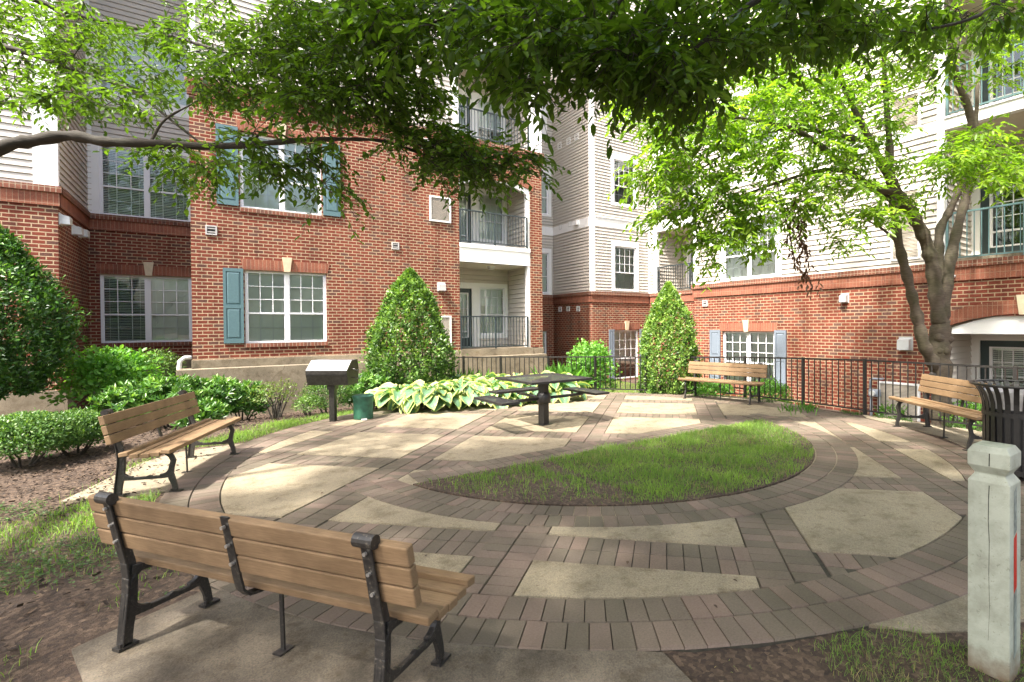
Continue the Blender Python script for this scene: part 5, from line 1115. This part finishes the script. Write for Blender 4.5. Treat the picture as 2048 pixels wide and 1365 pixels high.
# ------------------------------------------------------------------ shrubs
def surf_noise(u, seed):
    a = np.array([math.sin(seed*1.3+k) for k in range(9)])*3
    return (np.sin(u@np.array([3.1+a[0]*.2, 2.2, 1.7])+a[1])+np.sin(u@np.array([-2.3, 4.1+a[2]*.2, 2.6])+a[3])+np.sin(u@np.array([5.5, -3.2, 4.4])+a[4])*.6+np.sin(u@np.array([-7, 6.1, -8.3])+a[5])*.4)/3
def shrub(name, label, px, base_z, d=None, r=(.5, .5, .5), zc=None, n=3000, leaf=.045, w_=.24, mat='leaf_dark', shape='ball', seed=1, rough=.18, stems=5, group=None, pos=None, cat='shrub', up=.35, clump=1, light=0, fill=(.55, 1.0), tufts=0):
    global rng
    rng = np.random.default_rng(seed); random.seed(seed)
    if pos is None: p = pd(px[0], px[1], d); pos = (p.x, p.y)
    z0 = base_z if base_z is not None else gz(*pos); org = (pos[0], pos[1], z0); root = empty(name, org, label, cat, group)
    zc = zc if zc is not None else z0+r[2]; c = np.array([pos[0], pos[1], zc])
    if shape == 'cone':
        t = rng.uniform(0, 1, n)**1.25; a = rng.uniform(0, 2*math.pi, n); H_ = 2*r[2]; prof = np.where(t < .34, .70+.30*np.sin(t/.34*math.pi/2), 1-.90*(np.maximum(t-.34, 0)/.66)**1.75-.1*(t > .9)*(t-.9)*8); rad = prof*(rng.uniform(fill[0], 1.0, n)**.4)
        u = np.stack([np.cos(a), np.sin(a), t*2-1], 1); rad = rad*(1+rough*surf_noise(u*2.2, seed)+rng.normal(0, .04, n)); rad = rad*(1+.5*rough*surf_noise(u*6, seed+9)); stray = rng.uniform(0, 1, n) > .94; rad = rad*np.where(stray, rng.uniform(1.03, 1.2, n), 1); p = np.stack([rad*np.cos(a)*r[0], rad*np.sin(a)*r[1], t*H_-r[2]], 1); nrm = norm(np.stack([np.cos(a), np.sin(a), np.full(n, .45)], 1))
    else:
        u = rand_unit(n); u[:, 2] = np.where(u[:, 2] < -.55, -u[:, 2], u[:, 2]); rr = rng.uniform(fill[0]**2, 1, n)**.5; rr *= 1+rough*surf_noise(u*1.6, seed)+rng.normal(0, .035, n); p = u*rr[:, None]*np.array(r); nrm = norm(u/np.array(r))
    pos3 = c+p; keep = pos3[:, 2] > z0+.02; pos3, nrm = pos3[keep], nrm[keep]; m = len(pos3)
    d_ = norm(nrm*.8+rng.normal(size=(m, 3))*.75+np.array([0, 0, up])); nn = norm(nrm+rng.normal(size=(m, 3))*.5+np.array([0, 0, .4])); cl = surf_noise(p[keep]*7/max(r), seed+4)*.42
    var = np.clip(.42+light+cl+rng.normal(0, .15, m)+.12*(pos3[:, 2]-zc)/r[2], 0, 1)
    if tufts:    # whorls of long leaves
        k = tufts; P3 = np.repeat(pos3, k, 0); D3 = norm(np.repeat(norm(nrm*.5+np.array([0, 0, .5])), k, 0)+rng.normal(size=(m*k, 3))*.8); N3 = norm(np.repeat(nrm, k, 0)+np.array([0, 0, .6])); ln = rng.uniform(.6, 1.15, m*k)*leaf
        leaf_mesh('foliage', P3, D3, N3, ln, w_, mat, np.clip(np.repeat(var, k)+rng.normal(0, .1, m*k), 0, 1), root, org)
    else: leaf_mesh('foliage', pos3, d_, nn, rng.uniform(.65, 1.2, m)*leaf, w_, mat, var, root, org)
    mb = MB()
    for k in range(stems):
        a = random.uniform(0, 6.28); q = V((pos[0]+math.cos(a)*.05, pos[1]+math.sin(a)*.05, z0-.05)); e = V(tuple(c))+V((math.cos(a)*r[0]*.6, math.sin(a)*r[1]*.6, r[2]*random.uniform(-.1, .5))); md = q.lerp(e, .5)+V((random.uniform(-.06, .06), random.uniform(-.06, .06), 0))
        mb.tube([q, md, e], [.014+.01*r[2], .010+.006*r[2], .004], 5)
    mb.build('stems', 'barkd', root); return root
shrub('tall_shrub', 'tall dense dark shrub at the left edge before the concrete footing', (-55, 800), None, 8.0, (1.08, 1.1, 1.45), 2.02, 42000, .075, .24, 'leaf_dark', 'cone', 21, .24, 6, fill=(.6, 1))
GB = 'clipped low shrubs at left'
shrub('low_shrub', 'clipped low round shrub, larger one at the left edge', (48, 935), None, 6.0, (.52, .50, .30), .31, 13000, .036, .30, 'leaf_box', seed=22, rough=.10, group=GB)
shrub('low_shrub', 'clipped low round shrub, smaller one nearer the bench end', (150, 915), None, 6.55, (.36, .38, .27), .27, 9000, .036, .30, 'leaf_box', seed=23, rough=.10, group=GB)
shrub('leafy_shrub', 'loose lime green broad-leaved shrub under the left window', (218, 830), None, 9.6, (.78, .6, .62), .62, 2600, .095, .36, 'leaf_lime', seed=24, rough=.25, light=.1, fill=(.3, 1))
shrub('round_shrub', 'rounded small-leaved shrub by the white drain pipe', (312, 790), None, 11.6, (.55, .5, .62), .50, 4200, .045, .26, 'leaf_holly', seed=25, rough=.12)
GL = 'glossy laurels along the footing'
for i, (x, y, dd, rx, rz, lab, sd_) in enumerate(((262, 850, 8.6, .50, .42, 'glossy laurel shrub below lime leaves, leftmost of the laurels', 31), (345, 850, 8.9, .55, .46, 'glossy laurel shrub behind the middle of the left bench back', 32), (430, 840, 9.4, .55, .44, 'glossy laurel shrub behind the far end of the left bench', 33), (485, 830, 10.0, .48, .38, 'glossy laurel shrub in front of the footing beside the sparse azalea', 34), (400, 868, 8.2, .34, .22, 'small low laurel shoots seen under the left bench back', 35))):
    shrub('laurel_shrub', lab, (x, y), None, dd, (rx, rx*.9, rz), rz*.95+gz(*pd(x, y, dd)[:2]), int(330*rx/.5), .12, .15, 'leaf_dark', seed=sd_, rough=.2, group=GL, tufts=8, light=.15, fill=(.4, 1))
shrub('azalea_shrub', 'sparse twiggy azalea in front of bare concrete footing', (552, 828), None, 9.6, (.52, .40, .30), .32, 700, .045, .28, 'leaf_olive', seed=36, rough=.25, stems=14, fill=(.2, 1))
shrub('yew_shrub', 'dark green low shrub directly behind the grill post', (655, 832), None, 9.9, (.46, .42, .33), .26, 4200, .045, .16, 'leaf_holly', seed=37, rough=.15, light=-.15)
shrub('yew_shrub', 'low spreading green shrub left of the grill post', (622, 836), None, 9.6, (.30, .30, .17), .14, 1800, .042, .16, 'leaf_holly', seed=38, rough=.2)
shrub('laurel_shrub', 'glossy laurel between green bin and conical holly', (745, 812), None, 10.6, (.62, .45, .40), .25, 420, .12, .15, 'leaf_dark', seed=39, rough=.2, tufts=8, light=.12)
GH = 'conical hollies'
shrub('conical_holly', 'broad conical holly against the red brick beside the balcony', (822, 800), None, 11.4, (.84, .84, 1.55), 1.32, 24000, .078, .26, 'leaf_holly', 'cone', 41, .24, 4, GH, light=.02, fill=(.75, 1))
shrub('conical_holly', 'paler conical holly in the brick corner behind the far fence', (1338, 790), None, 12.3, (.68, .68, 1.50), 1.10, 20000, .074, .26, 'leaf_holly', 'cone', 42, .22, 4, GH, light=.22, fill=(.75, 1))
shrub('leafy_shrub', 'bright green shrub behind fence in front of dark brick', (1183, 790), None, 13.0, (.72, .6, .85), .35, 3000, .085, .34, 'leaf_lime', seed=43, rough=.22, light=.15, fill=(.3, 1))
shrub('low_shrub', 'leafy shrub behind the right half of the far bench', (1535, 800), None, 11.2, (.62, .5, .50), -.12, 3600, .055, .28, 'leaf_lime', seed=44, rough=.15)
shrub('low_shrub', 'leafy shrub behind the left half of the far bench', (1425, 800), None, 11.6, (.62, .5, .45), -.12, 3400, .055, .28, 'leaf_lime', seed=45, rough=.15)
shrub('weedy_shrub', 'ragged green weeds behind the fence beside the tree trunk', (1945, 850), None, 8.6, (.55, .4, .42), -.12, 900, .07, .3, 'leaf_lime', seed=46, rough=.3, light=.15)
shrub('weedy_shrub', 'thin weeds growing below the gas meter', (1782, 850), None, 10.0, (.5, .3, .28), -.3, 500, .06, .3, 'leaf_lime', seed=47, rough=.3)
def strappy(px, d, label, seed, n=260, L=.42):
    global rng
    rng = np.random.default_rng(seed); p = pd(px[0], px[1], d); z = gz(p.x, p.y); r = empty('strap_leaf_clump', (p.x, p.y, z), label, 'plant', 'strap-leaved clumps by the fence')
    b = np.stack([p.x+rng.normal(0, .22, n), p.y+rng.normal(0, .16, n), np.full(n, z)], 1); dd = norm(np.stack([rng.normal(0, .45, n), rng.normal(0, .45, n), np.full(n, 1.)], 1)); leaf_mesh('leaves', b, dd, norm(rng.normal(size=(n, 3))), rng.uniform(.6, 1.1, n)*L, .035, 'leaf_lime', np.clip(rng.normal(.5, .2, n), 0, 1), r, (p.x, p.y, z), fold=.3, curl=.35)
strappy((920, 775), 12.4, 'strap-leaved clump behind the fence below the balcony kerb', 51, L=.75); strappy((1130, 780), 12.3, 'strap-leaved clump behind fence left of the bright shrub', 52, L=.72); strappy((1603, 812), 9.3, 'little grassy tuft at foot of fence by brick wall', 53, 60, .2)
# ------------------------------------------------------------------ hostas
def hosta(x, y, seed, label, n=46, R=.50, hgt=.42, L=.32):
    global rng
    rng = np.random.default_rng(seed); z0 = gz(x, y); root = empty('hosta', (x, y, z0), label, 'plant', 'variegated hostas beside the table'); vs, fs, uv, k = [], [], [], 0; st = MB()
    NU, NV = 6, 7
    for i in range(n):
        t = (i+.5)/n; a = i*2.39996+rng.normal(0, .2); rad = R*(.15+.85*math.sqrt(t)); z = z0+hgt*(1-.55*t**1.6)+rng.normal(0, .03); l = L*rng.uniform(.75, 1.1)*(.8+.25*t)
        o = np.array([x+math.cos(a)*rad, y+math.sin(a)*rad, z]); tilt = math.radians(2-40*t+rng.normal(0, 11)); rol = rng.normal(0, .25); d = np.array([math.cos(a)*math.cos(tilt), math.sin(a)*math.cos(tilt), math.sin(tilt)]); s = norm(np.cross(d, [0, 0, 1.])[None])[0]; u = np.cross(s, d); s2 = s*math.cos(rol)+u*math.sin(rol); u2 = np.cross(s2, d)
        st.tube([(x+math.cos(a)*.04, y+math.sin(a)*.04, z0), tuple((o+np.array([x, y, z0+hgt*1.1]))/2), tuple(o)], [.008, .006, .004], 4, cap=False)
        for iu in range(NU+1):
            q = iu/NU; wd = l*.47*(math.sin(math.pi*min(1, (q*.90+.10))**.60)**.62 if q < .999 else 0.0)
            if iu == 0: wd = l*.27
            for iv in range(NV):
                f = (iv/(NV-1)*2-1); back = -.16*l*abs(f) if iu == 0 else 0
                p = o+d*(q*l*1.0-.0*l+back)+s2*(f*wd)+u2*(abs(f)**1.3*wd*.42+.05*l*math.sin(q*3.1)-.16*l*q*q+.010*math.sin(f*14))
                vs.append(p); e = max(abs(f), (q-.55)/.45 if q > .55 else 0); uv.append((e, q))
        b = k; 
        for iu in range(NU):
            for iv in range(NV-1): fs.append((b+iu*NV+iv, b+iu*NV+iv+1, b+(iu+1)*NV+iv+1, b+(iu+1)*NV+iv))
        k += (NU+1)*NV
    fast_mesh('leaves', np.array(vs), [np.array(fs)], 'hosta', np.full(len(fs), .5), root, np.array(uv), (x, y, z0), smooth=True); st.build('stalks', 'leaf_lime', root)
HP = [((800, 818), 'front-left end of the bed next to the green bin'), ((862, 818), 'front row, second from the green bin'), ((925, 812), 'front row, just left of the table seat'), ((985, 808), 'front row, under the left table seat'), ((1048, 803), 'front row, seen past the table pedestal'), ((1108, 799), 'front row, right end under the right table seat'), ((845, 800), 'second row behind the front-left clump'), ((908, 795), 'second row left of the table top'), ((968, 788), 'second row behind the rear table seat'), ((1030, 784), 'second row hidden behind the table top'), ((1092, 782), 'second row behind the right table seat'), ((890, 782), 'back row by the fence post, left'), ((955, 775), 'back row against the fence, middle'), ((1020, 771), 'back row against the fence above the table'), ((1080, 769), 'back row against fence, right end')]
for i, (p, lab) in enumerate(HP): q = pz(*p); hosta(q.x, q.y, 60+i, 'cream-edged hosta clump, '+lab, n=54+(i*7) % 12, R=.56 if i < 6 else .6, hgt=.40+.03*(i % 3) if i < 6 else .50)
# ------------------------------------------------------------------ grass, weeds, chips
from mathutils import noise as mnoise
def nz(x, y, s=1.0, o=0): return mnoise.noise(V((x*s+o, y*s-o, o*.7)))
def scatter(area, n, dens, seed):
    r = random.Random(seed); out = []; x0, x1, y0, y1 = area
    while n > 0:
        x, y = r.uniform(x0, x1), r.uniform(y0, y1); n -= 1
        if r.random() < dens(x, y): out.append((x, y))
    return np.array(out) if out else np.zeros((0, 2))
def blades(name, pts, zf, hgt, w_, mat, var0, seed, lean=.45, label=None):
    rg = np.random.default_rng(seed); n = len(pts); z = np.array([zf(x, y) for x, y in pts]); b = np.column_stack([pts, z]); a = rg.uniform(0, 2*math.pi, n); sd = np.stack([np.cos(a), np.sin(a), np.zeros(n)], 1); la = rg.uniform(0, 2*math.pi, n); ln = np.abs(rg.normal(0, lean, n))
    L = np.stack([np.cos(la)*ln, np.sin(la)*ln, np.ones(n)], 1); h = (hgt*rg.uniform(.45, 1.2, n)*np.array([.85+.75*nz(x, y, 3.1, 31)+.35*nz(x, y, 9, 33) for x, y in pts]).clip(.3, 1.6))[:, None]; m = b+norm(L)*h*.55; e = b+norm(L*np.array([2.1, 2.1, 1]))*h; ww = (w_*rg.uniform(.7, 1.3, n))[:, None]
    v = np.empty((n, 5, 3)); v[:, 0] = b-sd*ww; v[:, 1] = b+sd*ww; v[:, 2] = m+sd*ww*.8; v[:, 3] = m-sd*ww*.8; v[:, 4] = e; i = np.arange(n)[:, None]*5
    var = np.clip(var0+rg.normal(0, .2, n)+np.array([.5*nz(x, y, 2.2, 3) for x, y in pts]), 0, 1)
    return tag(fast_mesh(name, v.reshape(-1, 3), [i+np.array([0, 1, 2, 3]), i+np.array([3, 2, 4])], mat, np.concatenate([var, var])), label, 'grass', kind='stuff')
def lens_d(x, y):
    r = math.hypot(x-LC.x, y-LC.y)
    if r > LR-.02 or y > FY0-.02: return 0
    bare = sst(3.6, 2.2, x)*(.75 if nz(x, y, 2.0, 9) < .12 else .25); bare = max(bare, .85 if (x < 3.1 and nz(x, y, 2.3, 4) < .05) else 0); edge = sst(LR, LR-.35, r)
    return max(0, (1-bare))*(.35+.65*edge)
blades('lawn_grass', scatter((1.4, 7.5, 2.9, 5.2), 62000, lens_d, 1), lambda x, y: .022, .075, .0024, 'grass', .55, 71, label='lush grass filling the half-moon bed in the paving')
def strip_d(x, y):
    r = math.hypot(x-PC.x, y-PC.y); a = math.degrees(math.atan2(y-PC.y, x-PC.x)) % 360
    if r < 4.83 or x > 2.2: return 0
    w_ = 1.0+.25*nz(x, y, 1.5, 2); k = sst(5.15+w_*.55, 4.9+w_*.35, r) if y > 6.2 else sst(6.6, 5.3, r+.6*nz(x, y, 1.2, 5))*sst(4.7, 6.4, y)
    if -1.25 < x < .4 and 6.35 < y < 8.5:   # under the pad
        if abs((x+.45)-(y-7.4)*.34) < .46: return 0
    return k*.9
blades('lawn_grass', scatter((-4.5, 2.2, 4.6, 10.8), 150000, strip_d, 2), gz, .085, .0026, 'grass', .62, 72, label='sunlit grass strip curling round the left of the plaza')
def patch_d(x, y):
    r = math.hypot(x-PC.x, y-PC.y)
    if r < 4.84: return 0
    n = nz(x, y, 1.7, 7)+.5*nz(x, y, 5, 8); return sst(-.05, .35, n)*.6 if (x < .1 and y > 2.2) else 0
def pad_free(x, y):
    return not (y < 3.9 and (x-.1)*.55+(y-2.4)*.45 > -.62 and x > -.75)
blades('thin_grass', scatter((-4.5, .2, 1.2, 6.6), 26000, lambda x, y: patch_d(x, y)*.8 if pad_free(x, y) else 0, 3), gz, .06, .0022, 'grass', .45, 73, label='thin grass on bare soil left of the nearest bench')
def front_d(x, y):
    r = math.hypot(x-PC.x, y-PC.y)
    if r < 4.84 or x < 1.75 or r > 6.3 or x > 4.4 or (2.95 < x < 4.2 and y > .95-.35*(x-3)): return 0
    return sst(-.25, .3, nz(x, y, 2.6, 11)+.25*sst(2.3, 2.9, x))*.9*sst(1.8, 2.2, x)
blades('thin_grass', scatter((1.7, 4.4, .1, 1.9), 24000, front_d, 4), gz, .055, .0013, 'grass', .36, 74, lean=.9, label='straggly half-dry grass at the bottom of the picture')
blades('slope_grass', scatter((8.4, 12.4, 9.0, 15.0), 22000, lambda x, y: .8 if math.hypot(x-PC.x, y-PC.y) > 5.2 else 0, 5), gz, .09, .004, 'grass', .65, 75, label='rough grass behind the far fence')
blades('fence_weeds', scatter((8.9, 10.0, 2.6, 6.4), 9000, lambda x, y: sst(.1, .35, nz(x, y, 2.5, 13)+.1)*(1 if abs(x-9.42) < .35 else 0), 6), lambda x, y: max(gz(x, y), -.3), .08, .004, 'weed', .6, 76, label='weeds along the foot of the fence')
def weeds():
    P = scatter((-4.2, .1, 2.2, 7.2), 26000, lambda x, y: (.75*sst(.02, .5, nz(x, y, 1.5, 21)+.5*nz(x, y, 4.5, 22)) if math.hypot(x-PC.x, y-PC.y) > 4.86 and pad_free(x, y) and not (x > -1.3 and y > 6.3) else 0), 7)
    n = len(P); rg = np.random.default_rng(5); k = 3; b = np.repeat(np.column_stack([P, [gz(x, y)+.012 for x, y in P]]), k, 0); b[:, 2] += rg.uniform(0, .03, len(b)); a = rg.uniform(0, 6.28, len(b)); d = np.stack([np.cos(a), np.sin(a), rg.uniform(-.1, .5, len(b))], 1)
    o = leaf_mesh('ground_weeds', b, d, norm(rg.normal(size=(len(b), 3))*.3+np.array([0, 0, 1.])), rg.uniform(.010, .025, len(b)), .42, 'weed', np.clip(rg.normal(.5, .22, len(b)), 0, 1), None, (0, 0, 0)); tag(o, 'low clover-like weeds on the bare ground at lower left', 'weeds', kind='stuff')
weeds()
def chips():
    rg = np.random.default_rng(8)
    def dn(x, y):
        r = math.hypot(x-PC.x, y-PC.y)
        if r < 4.86: return 0
        return .9 if r > 5.35 and y > 6 else (.6 if x > 1.2 else .3)
    P = scatter((-6, 4.2, .2, 14), 60000, lambda x, y: dn(x, y) if y > 4.2 or pad_free(x, y) else 0, 9); n = len(P); b = np.column_stack([P, [gz(x, y)+.018 for x, y in P]]); b[:, 2] += rg.uniform(-.006, .012, n); a = rg.uniform(0, 6.28, n); d = np.stack([np.cos(a), np.sin(a), rg.normal(0, .25, n)], 1)
    o = leaf_mesh('wood_mulch', b, d, norm(rg.normal(size=(n, 3))*.4+np.array([0, 0, 1.])), rg.uniform(.012, .05, n), .22, 'chip', np.clip(rg.beta(1.6, 3, n), 0, 1), None, (0, 0, 0), shape=((.1, .9), (.9, .9))); tag(o, 'shredded wood mulch and chips under the shrubs', 'mulch', kind='stuff')
    m = 90; r = np.sqrt(rg.uniform(0, 1, m))*4.6; t = rg.uniform(0, 6.28, m); b = np.stack([PC.x+r*np.cos(t), PC.y+r*np.sin(t), np.full(m, .022)], 1); d = np.stack([np.cos(t*7), np.sin(t*7), np.zeros(m)], 1)
    o = leaf_mesh('leaf_litter', b, d, np.tile([0, 0, 1.], (m, 1))+rg.normal(size=(m, 3))*.2, rg.uniform(.012, .04, m), .3, 'chip', rg.uniform(.3, 1, m), None, (0, 0, 0)); tag(o, 'small fallen petals and leaves strewn on the paving', 'leaf litter', kind='stuff')
chips()
